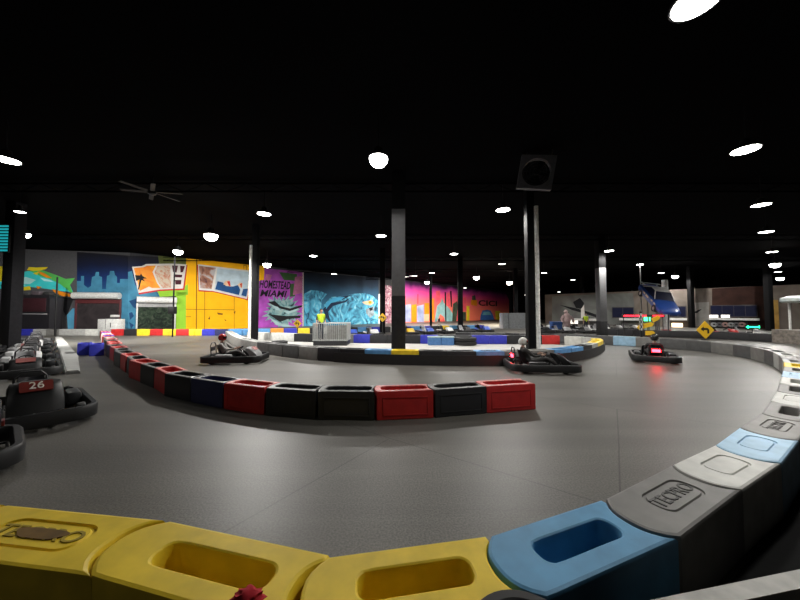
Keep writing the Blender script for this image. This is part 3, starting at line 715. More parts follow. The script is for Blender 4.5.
# ------------------------------------------------------------------ columns and posts
COLG = plain('column_grey', (.115, .115, .12), .7, var=.08); COLB = plain('column_black', (.004, .004, .0045), .8, spec=.15)
def column(label, x, y, w, h_main, low_dark=0.0, mat=COLG, pipe=None, rz=0):
    t = thing('column', label, 'column', (x, y, 0), rz, 'columns of the hall')
    bm = bmesh.new(); box(bm, (0, 0, (low_dark + h_main) / 2), (w, w, h_main - low_dark), bev=.02); obj('shaft', bm, mat, t)
    if low_dark: bm = bmesh.new(); box(bm, (0, 0, low_dark / 2), (w + .02, w + .02, low_dark), bev=.02); obj('black_base_sleeve', bm, plain('dark_sleeve', (.022, .022, .023), .8, spec=.2), t)
    if h_main < CEIL - .05: bm = bmesh.new(); box(bm, (0, 0, (h_main + CEIL) / 2), (w, w, CEIL - h_main), bev=.01); obj('shaded_upper_shaft', bm, COLB, t)  # unlit part above the lamps, its shade put in as black colour
    if pipe is not None:
        bm = bmesh.new(); tube(bm, [(pipe * (w / 2 + .06), -w * .5, 0), (pipe * (w / 2 + .06), -w * .5, 6.1)], .085, 12)
        obj('conduit', bm, plain('pale_conduit', (.85, .85, .80), .5), t)
        bm = bmesh.new()
        for z in (2.1, 4.2): box(bm, (pipe * (w / 2 + .03), -w * .45, z), (.14, .14, .05), bev=.01)
        obj('clamp', bm, STEEL, t)
    return t
column('thick grey square column rising from the island in the middle', 398.5 / 300 * 0 + -.06, 11.95, .53, 5.95, 2.5)
g = D(531, 330, 12.0); column('black column with a thin pale conduit, right of the thick grey column', g.x, 12.0, .31, CEIL, 0, COLB, pipe=1)
g = D(254.5, 330, 19.0); column('black column with a pale pipe beside the orange mural', g.x, 19.0, .34, CEIL, 0, COLB, pipe=-1)
g = D(602, 330, 22); column('grey column far right, between the island end and the raised car', g.x, 22.0, .5, 5.1, 1.2)
g = D(10.5, 330, 15); column('dark column at the far left edge with a lit screen on it', g.x, 15.0, .5, CEIL, 0, plain('column_dark', (.012, .012, .014), .8, spec=.2))
LC = g
for u, y, lab in [(382.5, 26, 'slim dark column just left of the thick grey column'), (460.5, 30, 'slim dark column in front of the pink city mural'), (516, 38, 'slim dark column at the right end of the pink city mural'), (583, 46, 'slim black column against the pale clubhouse wall'), (692, 36, 'slim black column right of the raised blue car'),
                  (431, 40, 'thin black column before the orange towers of the city mural'), (770, 30, 'dark column at the right by the tan wall panel')]:
    g = D(u, 330, y); column(lab, g.x, y, .45 if u != 431 else .3, CEIL, 0, COLB)
t = thing('wall_screen', 'lit teal screen on the column at the left edge', 'screen', (LC.x - .35, 14.7, 5.5))
bm = bmesh.new(); box(bm, (0, 0, 0), (1.0, .10, 1.4), bev=.02); obj('casing', bm, BLACK, t)
bm = bmesh.new()
for i in range(9): box(bm, (0, -.055, -.6 + i * .15), (.9, .01, .09))
obj('display', bm, glow('teal_display', (.02, .45, .5), .7), t)
bm = bmesh.new(); box(bm, (.2, .18, 0), (.1, .3, .1)); obj('bracket', bm, DARK, t)
# ------------------------------------------------------------------ lamps
LENS = glow('lamp_lens', (1, .98, .93), 30); LENSW = glow('lamp_lens_warm', (1, .86, .66), 40); LENSF = glow('lamp_lens_far', (1, .97, .92), 14)
LAMPH = 6.2
bm = bmesh.new(); lathe(bm, [(.05, .30), (.10, .28), (.12, .14), (.24, .10), (.30, .04), (.31, 0), (.295, -.01), (.28, .0)], 28); _HB = mesh_of('lamp_housing', bm, DARK, 40)
bm = bmesh.new(); lathe(bm, [(.005, -.012), (.2, -.012), (.275, -.004), (.275, .012), (.005, .012)], 28); _LN = mesh_of('lamp_lens', bm, LENS, 40)
bm = bmesh.new(); tube(bm, [(0, 0, .28), (0, 0, 1.2)], .012, 6); _RD = mesh_of('hanger', bm, DARK)
bm = bmesh.new(); lathe(bm, [(.08, -.32), (.15, -.28), (.19, -.1), (.21, 0), (.195, 0), (.18, -.04)], 24); _FH = mesh_of('lamp_head', bm, DARK, 40)
bm = bmesh.new(); lathe(bm, [(.005, -.03), (.185, -.03), (.185, -.01), (.1, .012), (.005, .015)], 24); _FL = mesh_of('flood_lens', bm, LENS, 40)
bm = bmesh.new(); tube(bm, [(-.22, 0, -.1), (-.22, 0, .24), (.22, 0, .24), (.22, 0, -.1)], .014, 6); tube(bm, [(0, 0, .24), (0, 0, 1.2)], .014, 6); _YK = mesh_of('bracket', bm, DARK)
def spot(name, parent, loc, power, angle, col=(1, .975, .93), rot=None, blend=.55, rad=.2):
    l = bpy.data.lights.new(name, 'SPOT'); l.energy = power; l.spot_size = angle; l.spot_blend = blend; l.shadow_soft_size = rad; l.color = col
    o = link(name, l, parent); o.location = loc
    if rot is not None: o.rotation_mode = 'QUATERNION'; o.rotation_quaternion = rot
    return o
def wall_clip(d):
    """largest depth along a ray before it would leave the hall"""
    m = Vector((WM[1] - WM[0])).normalized(); n = Vector((m.y, -m.x)); den = d.x * n.x + d.y * n.y
    t = 999
    if den < 0: t = (WM[0].x * n.x + WM[0].y * n.y + 1.0) / den
    return t
def high_bay(u, v, label, power=520, scale=1.0, tint=None):
    d = ray(u, v); t = min((LAMPH - CAMH) / d.z, 58, wall_clip(d)); p = Vector((0, 0, CAMH)) + d * t
    o = thing('high_bay_lamp', label, 'ceiling lamp', p, 0, 'round high-bay lamps hanging from the black ceiling')
    link('housing', _HB, o); l = link('lens', _LN, o)
    if t > 26: l.material_slots[0].link = 'OBJECT'; l.material_slots[0].material = LENSF
    h = link('hanger', _RD, o); h.scale = (1, 1, max(.1, (CEIL - p.z) / 1.2))
    o.scale = (scale, scale, 1)
    if power: spot('bulb', o, (0, 0, -.03), power, 2.75, rot=None)
    return o
bm = bmesh.new(); lathe(bm, [(.04, .26), (.1, .24), (.13, .1), (.22, .05), (.235, 0), (.22, 0)], 28); _DH = mesh_of('lamp_cap', bm, DARK, 40)
bm = bmesh.new(); lathe(bm, [(.215, .01), (.225, -.03), (.205, -.11), (.15, -.18), (.07, -.215), (.005, -.22)], 28); _DL = mesh_of('dome_lens', bm, LENS, 60)
WASH = Vector((-.69, .72, -1.5)).normalized().to_track_quat('-Z', 'Y')
def flood(u, v, label, power=900, warm=False, scale=1.0):
    d = ray(u, v); t = min((LAMPH - CAMH) / d.z, 60, wall_clip(d) * .985); p = Vector((0, 0, CAMH)) + d * t
    o = thing('dome_lamp', label, 'dome lamp', p, 0, 'bright dome lamps hanging from the black ceiling')
    link('cap', _DH, o); l = link('lens', _DL, o)
    if warm: l.material_slots[0].link = 'OBJECT'; l.material_slots[0].material = LENSW
    h = link('hanger', _RD, o); h.scale = (1, 1, max(.1, (CEIL - p.z) / 1.2)); o.scale = (scale, scale, scale); h.scale.z /= scale
    spot('bulb', o, (0, 0, -.24), power, 2.55 if 'mural' in label else PI * .995, (1, .88, .7) if warm else (1, .975, .93), WASH if 'mural' in label else None, blend=.5 if 'mural' in label else .12, rad=.12)
    return o
HBP = 2100
for u, v, pw, lab in [(697, 2, 1050, 'largest round ceiling lamp, at the top right edge of the photo'), (745.5, 150, 1100, 'bright oval ceiling lamp, topmost of the column of lamps at far right'),
                      (761, 205, HBP, 'oval ceiling lamp second down the column of lamps at far right'), (766, 232, HBP, 'oval ceiling lamp third down the column of lamps at far right'), (772, 252, HBP, 'small oval ceiling lamp fourth down the lamps at far right'),
                      (778, 272, HBP, 'tiny ceiling lamp between the two bright dome lamps at far right'), (782, 285, 0, 'lowest tiny ceiling lamp at far right, below both dome lamps'),
                      (609, 251, HBP, 'ceiling lamp above the far right grey column'), (661, 273, HBP, 'small ceiling lamp above the white roof of the raised car'), (690, 284, 900, 'small ceiling lamp right of the raised car, the higher of two'),
                      (701, 289, 0, 'small ceiling lamp right of the raised car, the lower of two'), (632, 292, 0, 'tiny ceiling lamp just left of the raised blue car'),
                      (503, 210, 2300, 'ceiling lamp left of the top of the pale conduit'), (454, 254, HBP, 'ceiling lamp between the thick grey column and the conduit column'), (502, 264, HBP, 'ceiling lamp directly above the warm dome lamp'),
                      (432, 273, HBP, 'ceiling lamp just right of the thick grey column above the pink mural'), (544, 273, HBP, 'ceiling lamp just right of the pale conduit'), (573, 280, HBP, 'ceiling lamp over the pale clubhouse wall, right of the conduit'),
                      (559, 292, 0, 'lowest tiny ceiling lamp beside the pale conduit'), (465, 288, 0, 'faint ceiling lamp above the slim column of the pink mural'), (526, 295, 0, 'faint ceiling lamp left of the conduit near the mural end'),
                      (313, 256, 3500, 'ceiling lamp over the blue fish mural, the larger of two'), (334, 274, HBP, 'ceiling lamp over the blue fish mural, the smaller of two'), (381, 236, HBP, 'faint ceiling lamp just left of the thick grey column'),
                      (264, 214, 4200, 'ceiling lamp above the black column by the orange mural'), (6, 160, 160, 'oval ceiling lamp at the left edge of the photo'), (20, 212, 800, 'small ceiling lamp at the left beside the dark column, upper one')]:
    o = high_bay(u, v, lab, pw, .6 if u == 20 else 1)
wallpt = lambda u, v: None
flood(378.5, 158, 'bright round dome lamp high beside the top of the thick grey column', 380, scale=1.15)
flood(211, 235, 'bright round dome lamp above the postcard lettering of the orange mural', 3600, scale=1.5)
flood(178, 251, 'round dome lamp on the pole in front of the orange and blue mural', 3000, scale=1.3)
flood(267, 264, 'round dome lamp above the purple racing mural', 2600, scale=1.5)
flood(25, 234, 'dome lamp at the left above the colourful fish mural', 7000)
flood(427, 282, 'small dome lamp over the left end of the pink city mural', 8000, scale=1.6)
flood(476.5, 277, 'bright round dome lamp over the pink city mural', 8000, scale=1.6)
flood(509.5, 282, 'warm bright dome lamp at the right end of the pink city mural', 17000, True, 1.8)
flood(675, 276, 'bright dome lamp above the nose of the raised blue car', 1600, scale=1.4)
flood(775, 264, 'upper bright dome lamp low down at far right', 1300, scale=1.5)
flood(780, 278, 'lower bright dome lamp low down at far right', 1300, scale=1.5)
o = thing('high_bay_lamp', 'round high-bay lamp over the yellow blocks, just outside the photo', 'ceiling lamp', (-9, -1.0, LAMPH), 0, 'round high-bay lamps hanging from the black ceiling')
link('housing', _HB, o); link('lens', _LN, o); link('hanger', _RD, o); spot('bulb', o, (0, 0, -.03), 160, 2.75)
# pole lamps
def pole_lamp(u, v, y, label, power):
    p = D(u, v, y); t = thing('pole_lamp', label, 'pole lamp', (p.x, y, 0))
    bm = bmesh.new(); tube(bm, [(0, 0, 0), (0, 0, p.z + .1)], .05, 8); lathe(bm, [(.2, 0), (.2, .03), (.05, .05)], 16); obj('pole', bm, plain('pole_grey', (.3, .3, .3), .5), t)
    h = link('housing', _HB, t); h.location = (0, -.0, p.z + .04); l = link('lens', _LN, t); l.location = (0, 0, p.z + .03)
    spot('bulb', t, (0, 0, p.z), power, 2.7)
pole_lamp(640, 265, 29, 'lamp on a tall thin pole behind the raised blue car', 420)
p = D(173, 320, 22.6); t = thing('control_post', 'thin black pole with a small black box by the second shutter door', 'post', (p.x, 22.6, 0))
bm = bmesh.new(); tube(bm, [(0, 0, 0), (0, 0, 6.1)], .05, 8); obj('pole', bm, COLB, t)
bm = bmesh.new(); box(bm, (0, -.08, 2.0), (.45, .35, .55), bev=.03); obj('control_box', bm, BLACK, t)
# linear lamp
p = D(409.5, 277, 30); t = thing('tube_lamp', 'slim bright tube lamp right behind the thick grey column', 'tube lamp', p)
bm = bmesh.new(); box(bm, (0, 0, .05), (1.5, .12, .06)); obj('batten', bm, DARK, t); bm = bmesh.new(); tube(bm, [(-.75, 0, 0), (.75, 0, .12)], .035); obj('tube', bm, glow('tube_glow', (1, .97, .9), 5), t)
bm = bmesh.new()
for x in (-.6, .6): tube(bm, [(x, 0, .06), (x, 0, CEIL - p.z)], .01, 5)
obj('hanger', bm, DARK, t)
# hanging box fan and ceiling fan
p = D(536, 173, 10.2); t = thing('box_fan', 'square dark box fan hanging tilted from the black ceiling', 'fan', p); t.rotation_euler = (.12, .16, -.25)
bm = bmesh.new(); W = .56; ro = .46
outer = [(W * c, W * s) for c, s in ((1, 1), (-1, 1), (-1, -1), (1, -1))]
MX = Matrix.Rotation(PI / 2, 4, 'X')
N = 32; ring = [(ro * math.cos(2 * PI * i / N), ro * math.sin(2 * PI * i / N)) for i in range(N)]; sq = []
for x, y in ring: k = W / max(abs(x), abs(y)); sq.append((x * k, y * k))
for z, fl in ((-.03, 1), (.03, 0)): pass
vr = [[bm.verts.new((x, z, y)) for x, y in L] for L, z in ((sq, -.12), (ring, -.12), (ring, .12), (sq, .12))]
for k in range(4):
    A_, B_ = vr[k], vr[(k + 1) % 4]
    for i in range(N): bm.faces.new((A_[i], A_[(i + 1) % N], B_[(i + 1) % N], B_[i]))
obj('housing', bm, plain('fan_grey', (.09, .09, .10), .5), t)
bm = bmesh.new()
for a in range(5):
    c, s = math.cos(a * 2 * PI / 5), math.sin(a * 2 * PI / 5)
    vs = [(.06, -.05, -.05), (.42, -.13, -.04), (.43, .10, .04), (.06, .05, .05)]
    q = [bm.verts.new((x * c - z_ * s, y_, x * s + z_ * c)) for x, z_, y_ in vs]; bm.faces.new(q)
bmesh.ops.solidify(bm, geom=bm.faces[:], thickness=.01); lathe(bm, [(.08, -.08), (.08, .08)], 16, MX); obj('blades', bm, BLACK, t)
bm = bmesh.new()
for r_ in (.12, .22, .32, .42): tube(bm, [(r_ * math.cos(2 * PI * i / 28), -.12, r_ * math.sin(2 * PI * i / 28)) for i in range(28)], .006, 5, closed=True)
for a in range(8): tube(bm, [(.05 * math.cos(a * PI / 4), -.12, .05 * math.sin(a * PI / 4)), (.47 * math.cos(a * PI / 4), -.12, .47 * math.sin(a * PI / 4))], .006, 5)
obj('grille', bm, DARK, t)
bm = bmesh.new()
for x in (-.4, .4): tube(bm, [(x, 0, W), (x, 0, CEIL - p.z + (.1 if x > 0 else -.04))], .012, 5)
obj('hanger', bm, DARK, t)
p = G(152, 192, 6.75); t = thing('ceiling_fan', 'dark six-bladed ceiling fan, faint in the black upper left', 'fan', p)
bm = bmesh.new(); lathe(bm, [(.08, -.12), (.14, -.08), (.14, .05), (.05, .1), (.04, CEIL - p.z)], 16); obj('motor', bm, DARK, t)
for k in range(6):
    bm = bmesh.new(); box(bm, (.62, 0, 0), (.95, .15, .015), Matrix.Rotation(.2, 3, 'X')); b = obj('blade', bm, plain('fan_blade', (.02, .02, .02), .6), t); b.rotation_euler = (0, 0, k * PI / 3 + .2)
# ------------------------------------------------------------------ diamond signs
YSGN = plain('sign_yellow', (.75, .45, .02), .5, var=.05); BSGN = plain('sign_black', (.012, .012, .012), .5)
def diamond(u, v, y, half, label, left=True, big=False):
    p = D(u, v, y); t = thing('diamond_sign', label, 'sign', (p.x, y, 0), 0, 'yellow diamond track signs')
    Mx = Matrix.Translation((0, 0, p.z)) @ Matrix.Rotation(PI / 2, 4, 'X')
    bm = bmesh.new(); prism(bm, [(half, 0), (0, half), (-half, 0), (0, -half)], 0, .03, Mx); obj('panel', bm, YSGN, t)
    a = half * .55; k = 1 if left else -1
    arrow = [(-a * .95, -.02 * a), (-a * .25, a * .5), (-a * .25, a * .16), (a * .25, a * .16), (a * .35, 0), (a * .35, -a * .75), (a * .7, -a * .75), (a * .7, a * .25), (a * .45, a * .5), (a * .2, a * .5), (-a * .25, a * .5)]
    arrow = [(-a * .95, a * .15), (-a * .3, a * .6), (-a * .3, a * .32), (a * .2, a * .32), (a * .32, a * .2), (a * .32, -a * .7), (a * .7, -a * .7), (a * .7, a * .0), (a * .35, a * .02) ]
    arrow = [(-a, a * .2), (-a * .35, a * .7), (-a * .35, a * .4), (a * .45, a * .4), (a * .75, a * .1), (a * .75, -a * .7), (a * .35, -a * .7), (a * .35, -a * .1), (a * .25, 0), (-a * .35, 0), (-a * .35, -a * .3)]
    bm = bmesh.new(); prism(bm, [(x * k, y_) for x, y_ in arrow], .031, .036, Mx); obj('arrow', bm, BSGN, t)
    bm = bmesh.new(); tube(bm, [(0, .03, 0), (0, .03, p.z)], .03, 8); lathe(bm, [(.22, 0), (.22, .04), (.05, .06)], 16); obj('post', bm, DARK, t)
diamond(705, 330, 20.3, .60, 'big yellow diamond sign with a black bent arrow behind the right-hand bend')
diamond(297.5, 323.5, 21.5, .30, 'small yellow diamond sign in front of the purple racing mural')
diamond(382.5, 317.5, 21.5, .32, 'small yellow diamond sign just left of the thick grey column')
# tyres lying inside the island
def tyre_stack(x, y, R, n, lab, grp=None, z=.03):
    for i in range(n):
        bm = bmesh.new(); h = .22
        lathe(bm, [(R * .6, .03), (R * .75, 0), (R * .93, .01), (R, .05), (R, h - .05), (R * .93, h - .01), (R * .75, h), (R * .6, h - .03)], 36, closed=True)
        for k in range(36):
            a = k * PI / 18; box(bm, ((R + .005) * math.cos(a), (R + .005) * math.sin(a), h / 2), (.02, R * .08, h * .7), Matrix.Rotation(a, 3, 'Z') @ Matrix.Rotation(.5, 3, 'X'))
        o = obj('tyre', bm, RUBBER); o.location = (x, y, z + h * i); tag(o, lab[i], 'tyre', grp)
g = G(467, 346.5); tyre_stack(g.x, g.y + .5, .62, 2, ['big black treaded tyre lying flat inside the island, the lower of two', 'big black treaded tyre lying flat inside the island, the upper of two'], 'tyres stacked inside the island')
for k, (x, y) in enumerate([(-8.5, 17.2), (-7.6, 16.4), (-6.8, 17.0)]):
    tyre_stack(x, y, .42, 1, ['black tyre lying in the left end of the island, ' + ['nearest its tip', 'nearest the front wall', 'furthest to the right'][k]], 'tyres in the left end of the island', .03)
for k, u in enumerate((435, 448)):
    g = G(u, 346); bm = bmesh.new(); prism(bm, rrect(.36, .25, .06), 0, .42); 
    o = obj('storage_bin', bm, plain('bin_blue', (.06, .16, .36), .5)); o.location = (g.x, g.y + .3, .03); bm = bmesh.new(); prism(bm, rrect(.38, .27, .06), .42, .47); obj('lid', bm, plain('bin_lid', (.3, .4, .42), .5), o)
    tag(o, ['blue lidded bin inside the island, left of two beside the treaded tyres', 'blue lidded bin inside the island, right of two, touching distance from the tyres'][k], 'bin', 'blue bins inside the island')
# ------------------------------------------------------------------ murals painted on the walls
class Plane:
    def __init__(s, seg):
        s.a = seg[0]; s.t = (seg[1] - seg[0]).normalized(); s.n = Vector((s.t.y, -s.t.x))
    def at(s, u, v, off=.0):
        d = ray(u, v); den = d.x * s.n.x + d.y * s.n.y
        t = (s.a.x * s.n.x + s.a.y * s.n.y + off) / den
        return Vector((d.x * t, d.y * t, CAMH + d.z * t))
    def matrix(s, p):   # x along the wall, z out of it
        X = Vector((s.t.x, s.t.y, 0)); Z = Vector((s.n.x, s.n.y, 0)); Y = Vector((0, 0, 1))
        M = Matrix((X, Y, Z)).transposed().to_4x4(); M.translation = p; return M
PL, PM, PC = Plane(WL), Plane(WM), Plane(WC)
def paint(name, polys, mat, parent, pl, layer=1, th=.006):
    """painted shapes lying flat on the wall, each its own part"""
    off = .008 * layer
    for P in polys:
        bm = bmesh.new(); a = [bm.verts.new(pl.at(u, v, off)) for u, v in P]
        f = bm.faces.new(a); r = bmesh.ops.extrude_face_region(bm, geom=[f]); n = Vector((pl.n.x, pl.n.y, 0))
        for v in r['geom']:
            if isinstance(v, bmesh.types.BMVert): v.co += n * th
        o = obj(name, bm, mat, parent, 0)
    return o
def mural(label): return thing('wall_mural', label, 'mural')
def pm(name, c, var=.12, scale=1.2): return plain('paint_' + name, c, .75, var=var, scale=scale, spec=.2)
TEAL = pm('teal', (.05, .62, .64)); LBLU = pm('sky', (.10, .36, .56)); NAVY = pm('navy', (.008, .022, .085)); GREEN = pm('green', (.10, .50, .10)); LIME = pm('lime', (.28, .55, .04)); YELL = pm('yellow', (.75, .60, .02))
ORAN = pm('orange', (.80, .25, .01)); GOLD = pm('golden', (.95, .46, .006), .06); REDP = pm('red', (.5, .03, .02)); WHIP = pm('white', (.65, .62, .58)); BLKP = pm('black', (.012, .012, .014)); PINK = pm('pink', (.75, .07, .20)); PURP = pm('purple', (.36, .07, .40), .35, .8)
OLIV = pm('olive', (.10, .12, .03)); MAG = pm('magenta', (.6, .06, .35)); CREAM = pm('cream', (.65, .45, .28))
def blob(cx, cy, rx, ry, n=18, rot=0, wob=0, k=3):
    out = []
    for i in range(n):
        a = 2 * PI * i / n; r = 1 + wob * math.sin(k * a + cx); x, y = rx * r * math.cos(a), ry * r * math.sin(a)
        out.append((cx + x * math.cos(rot) - y * math.sin(rot), cy + x * math.sin(rot) + y * math.cos(rot)))
    return out
# (a) fish at far left
m = mural('colourful fish mural in teal, green, yellow and orange on the grey left wall')
paint('teal_body', [[(-6, 275), (14, 274), (28, 271), (40, 272), (55, 277), (70, 285), (73, 292), (60, 291), (48, 289), (30, 287), (14, 290), (-6, 288)]], TEAL, m, PL, 1)
paint('green_tail', [[(30, 271), (42, 270), (56, 275), (66, 279), (75, 278), (70, 285), (73, 294), (60, 284), (50, 279), (40, 276)]], GREEN, m, PL, 2)
paint('yellow_fin', [[(27, 270), (29, 267), (36, 267.5), (48, 267), (46, 269), (40, 270.5), (34, 271)], [(-6, 266), (4, 266.5), (5, 271), (2, 277), (4, 281), (-6, 282)], [(15, 276), (20, 275), (17, 278)], [(18, 288), (30, 286), (31, 290), (20, 290.5)], [(33, 273.5), (40, 271), (37, 275)]], YELL, m, PL, 3)
paint('orange_stripe', [[(38, 271), (44, 273), (52, 278), (47, 278), (40, 274)], [(52, 289), (60, 291), (73, 295), (72, 297), (62, 296), (55, 293)], [(36, 286), (42, 287), (38, 289)]], ORAN, m, PL, 4)
paint('pale_belly', [[(15, 278), (26, 277), (36, 280), (30, 284), (16, 284)], [(40, 277.5), (50, 280), (54, 282), (44, 281)], [(16, 288), (26, 284.5), (22, 287)]], pm('aqua', (.45, .80, .78)), m, PL, 3)
paint('black_swoosh', [[(55, 294), (63, 297), (74, 298), (71, 305), (68, 313), (66, 316), (61, 306)]], BLKP, m, PL, 5)
paint('teal_patch', [[(67, 315), (73, 308), (76, 309), (75, 331), (68, 331)]], LBLU, m, PL, 4)
# (b) blue city skyline round the two shutter doors
m = mural('dark blue mural with a pale blue city skyline round the two shutter doors')
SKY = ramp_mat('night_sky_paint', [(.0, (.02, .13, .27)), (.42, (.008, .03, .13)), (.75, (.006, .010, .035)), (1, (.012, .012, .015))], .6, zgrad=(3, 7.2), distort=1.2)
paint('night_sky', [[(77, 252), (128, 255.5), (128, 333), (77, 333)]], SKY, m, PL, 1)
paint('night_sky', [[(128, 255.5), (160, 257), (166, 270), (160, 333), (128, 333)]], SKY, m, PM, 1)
sk = [(77, 333), (77, 281), (81, 281), (81, 276), (84, 276), (84, 285), (88, 288), (91, 286), (92, 277), (95, 276), (96, 272), (99, 272), (99, 276), (102, 277), (102, 289), (106, 289), (107, 276), (109.5, 275), (110, 271), (114, 271), (115, 275), (117, 277), (117, 283), (120, 283), (120, 279), (128, 279), (128, 333)]
paint('pale_skyline', [sk], pm('skyline', (.05, .20, .32), .3, 1.0), m, PL, 2)
paint('pale_skyline', [[(128, 333), (128, 272), (132, 271), (135, 285), (142, 292), (156, 290), (158, 298), (140, 300), (138, 333)]], MATS['paint_skyline'], m, PM, 2)
paint('dark_window_marks', [[(130, 300), (137, 298), (137, 308), (133, 307), (129, 304)], [(122, 318), (125, 314), (127, 317), (131, 313), (133, 316), (128, 320), (124, 321)], [(124, 324), (128, 322), (134, 325), (130, 328), (126, 329)]], pm('deep_blue', (.01, .05, .14)), m, PM, 3) if False else None
paint('dark_window_marks', [[(129, 301), (136.5, 298.5), (136.5, 309), (133, 307)], [(129, 313), (132, 312), (134, 316), (130, 320)], [(129, 322), (134, 325), (131, 329)]], pm('deep_blue', (.01, .05, .14)), m, PM, 3)
paint('green_patch', [[(157, 291), (163, 288), (178, 290), (188, 284), (188, 295), (160, 297)], [(176, 292), (186, 292), (186, 331), (176, 331)]], LIME, m, PM, 3)
paint('olive_patch', [[(158, 254.5), (186, 257.5), (186, 266), (159, 264)]], OLIV, m, PM, 2)
# (c) orange wall with the postcard letters
m = mural('bright orange mural with big postcard letters and painted doors')
paint('orange_field', [[(180, 262), (186, 262), (186, 256), (258, 263.5), (263, 264.5), (263, 331.5), (185, 331.5), (184, 300), (181, 290)]], GOLD, m, PM, 1)
paint('thin_joint', [[(196.2, 258), (197.2, 258), (196.8, 331), (195.8, 331)], [(204.6, 272), (205.1, 272), (204.8, 331), (204.3, 331)], [(234, 296), (234.4, 296), (234.4, 329), (234, 329)], [(186, 309), (234, 309.6), (234, 310.1), (186, 309.5)], [(186, 316.5), (191, 316.5), (191, 317), (186, 317)], [(243.5, 265), (246.5, 265), (246.5, 274), (245, 274.5), (243.5, 274), (244.2, 273.6), (246, 273.5), (246, 265.6), (244, 265.6), (244, 273)]], pm('brown', (.18, .07, .01)), m, PM, 2)
paint('door_marks', [[(208, 319), (210, 316), (210, 319.6)], [(217, 312.5), (223, 313.5), (222.5, 315), (218, 314.5)], [(224.5, 319), (226.5, 320.5), (225, 321)], [(233.5, 312), (235.5, 311), (235, 314)]], MATS['paint_brown'], m, PM, 3)
card = lambda P, d: [P]
paint('letter_shadow', [[(133.5, 267.5), (143, 266.5), (146, 264.5), (170, 264), (187.5, 265), (184.5, 290), (160, 291), (139, 294.5)], [(197, 264.8), (217.5, 267.5), (249.5, 276), (250, 281), (248, 300.5), (243, 299), (213, 292), (198.5, 291.5)]], REDP, m, PM, 4)
paint('letter_rim', [[(132, 266.8), (142, 266), (146, 264), (172, 263.6), (186.5, 264.5), (183, 288.5), (160, 289.5), (138.5, 293)], [(198, 264.2), (216.6, 266.6), (249.8, 270.5), (250.5, 275), (247, 299), (213, 291), (199, 290)]], WHIP, m, PM, 5)
paint('sunset_letter', [[(133.8, 268), (143.5, 267.2), (147, 265.6), (156, 265.5), (152.5, 272), (157, 283), (160.5, 288), (152, 288), (149, 286.5), (139.8, 291)]], ramp_mat('sunset_paint', [(.2, (.75, .12, .01)), (.8, (.85, .42, .05))], .8), m, PM, 6)
paint('palm_shape', [[(135, 275), (140, 275.5), (141, 273.5), (142.5, 276), (147, 278.5), (143, 278.6), (145, 281.5), (141.5, 280), (139, 289.5), (137.9, 289.5), (139.6, 279.5), (136, 281)]], BLKP, m, PM, 7)
paint('sketch_letter', [[(157.5, 266), (170, 265.4), (171, 287.5), (163, 288.2), (158, 282), (154.5, 272)]], ramp_mat('sketch_paint', [(.35, (.55, .20, .12)), (.55, (.62, .52, .40))], 1.6, distort=3), m, PM, 6)
paint('dark_letter', [[(172, 265.4), (178, 265.6), (176.5, 272.5), (173, 272)], [(180, 265.8), (185, 266), (183, 272), (180.5, 272.5)], [(174.5, 274.3), (182.3, 274.8), (181.7, 277.5), (174.5, 277.3)], [(175, 280), (181.4, 280), (181, 284.5), (175.4, 284.5)]], pm('maroon', (.06, .012, .02)), m, PM, 6)
paint('photo_letter', [[(199, 265.8), (216, 267.8), (213, 281), (211.5, 289), (200.3, 288)]], ramp_mat('beach_paint', [(.35, (.10, .04, .04)), (.5, (.35, .16, .10)), (.62, (.45, .42, .42))], 1.0, distort=1), m, PM, 6)
paint('sky_letter', [[(217.5, 268.3), (248.7, 272), (249, 275.5), (246, 297.3), (214.3, 289.6)]], pm('pale_sky', (.42, .52, .58), .2), m, PM, 6)
paint('sea_letter', [[(217.5, 281.3), (222.5, 282.3), (226, 286), (233, 286.5), (238, 285), (240.3, 290), (239, 295), (215.2, 289.3)], [(243.2, 289), (248, 288.5), (246.4, 296.7), (241.3, 295.3)]], pm('sea_blue', (.015, .07, .20)), m, PM, 7)
paint('orange_figure', [[(223.5, 284.5), (225, 281), (229, 280.4), (231, 286.5), (228, 286)], [(237.5, 285), (240, 282.5), (242.6, 283.2), (242, 288), (240.8, 288)]], CREAM, m, PM, 8)
paint('red_figure', [[(227, 281.5), (229.8, 281), (230.6, 286), (229, 286)], [(240, 284), (242, 282.8), (241.6, 288), (240.9, 287)]], REDP, m, PM, 9)
# (d) purple racing mural
m = mural('purple mural with dark slanted lettering over a spiky pale racing car')
paint('purple_field', [[(257.8, 281), (262, 268), (303, 272), (303, 331.5), (257.8, 331.5)]], PURP, m, PM, 2)
paint('orange_edge', [[(257.5, 264.5), (264.5, 266), (264, 280), (257.5, 281)]], GOLD, m, PM, 3)
paint('green_patch', [[(279, 272), (297, 274), (297, 281), (284, 280)], [(290, 284), (297, 283), (295, 296), (290, 297)]], pm('dark_green', (.05, .12, .04)), m, PM, 3)
paint('pink_patch', [[(295, 277), (302, 276), (302, 293), (293, 295)], [(266, 274), (272, 275), (270, 280), (265, 281)]], pm('dusty_pink', (.45, .14, .28), .3), m, PM, 4)
star = []
for i in range(46):
    a = 2 * PI * i / 46; r = (1.0 if i % 2 else .70) * (1 + .12 * math.sin(5 * a)); star.append((282.5 + 19.5 * r * math.cos(a), 311.5 + 17 * r * math.sin(a)))
star = [(u, min(v, 331)) for u, v in star]
paint('spray_burst', [star], ramp_mat('spray_paint', [(.30, (.02, .03, .035)), (.42, (.13, .26, .28)), (.56, (.22, .36, .36)), (.7, (.34, .41, .38))], .75, distort=3.5), m, PM, 5)
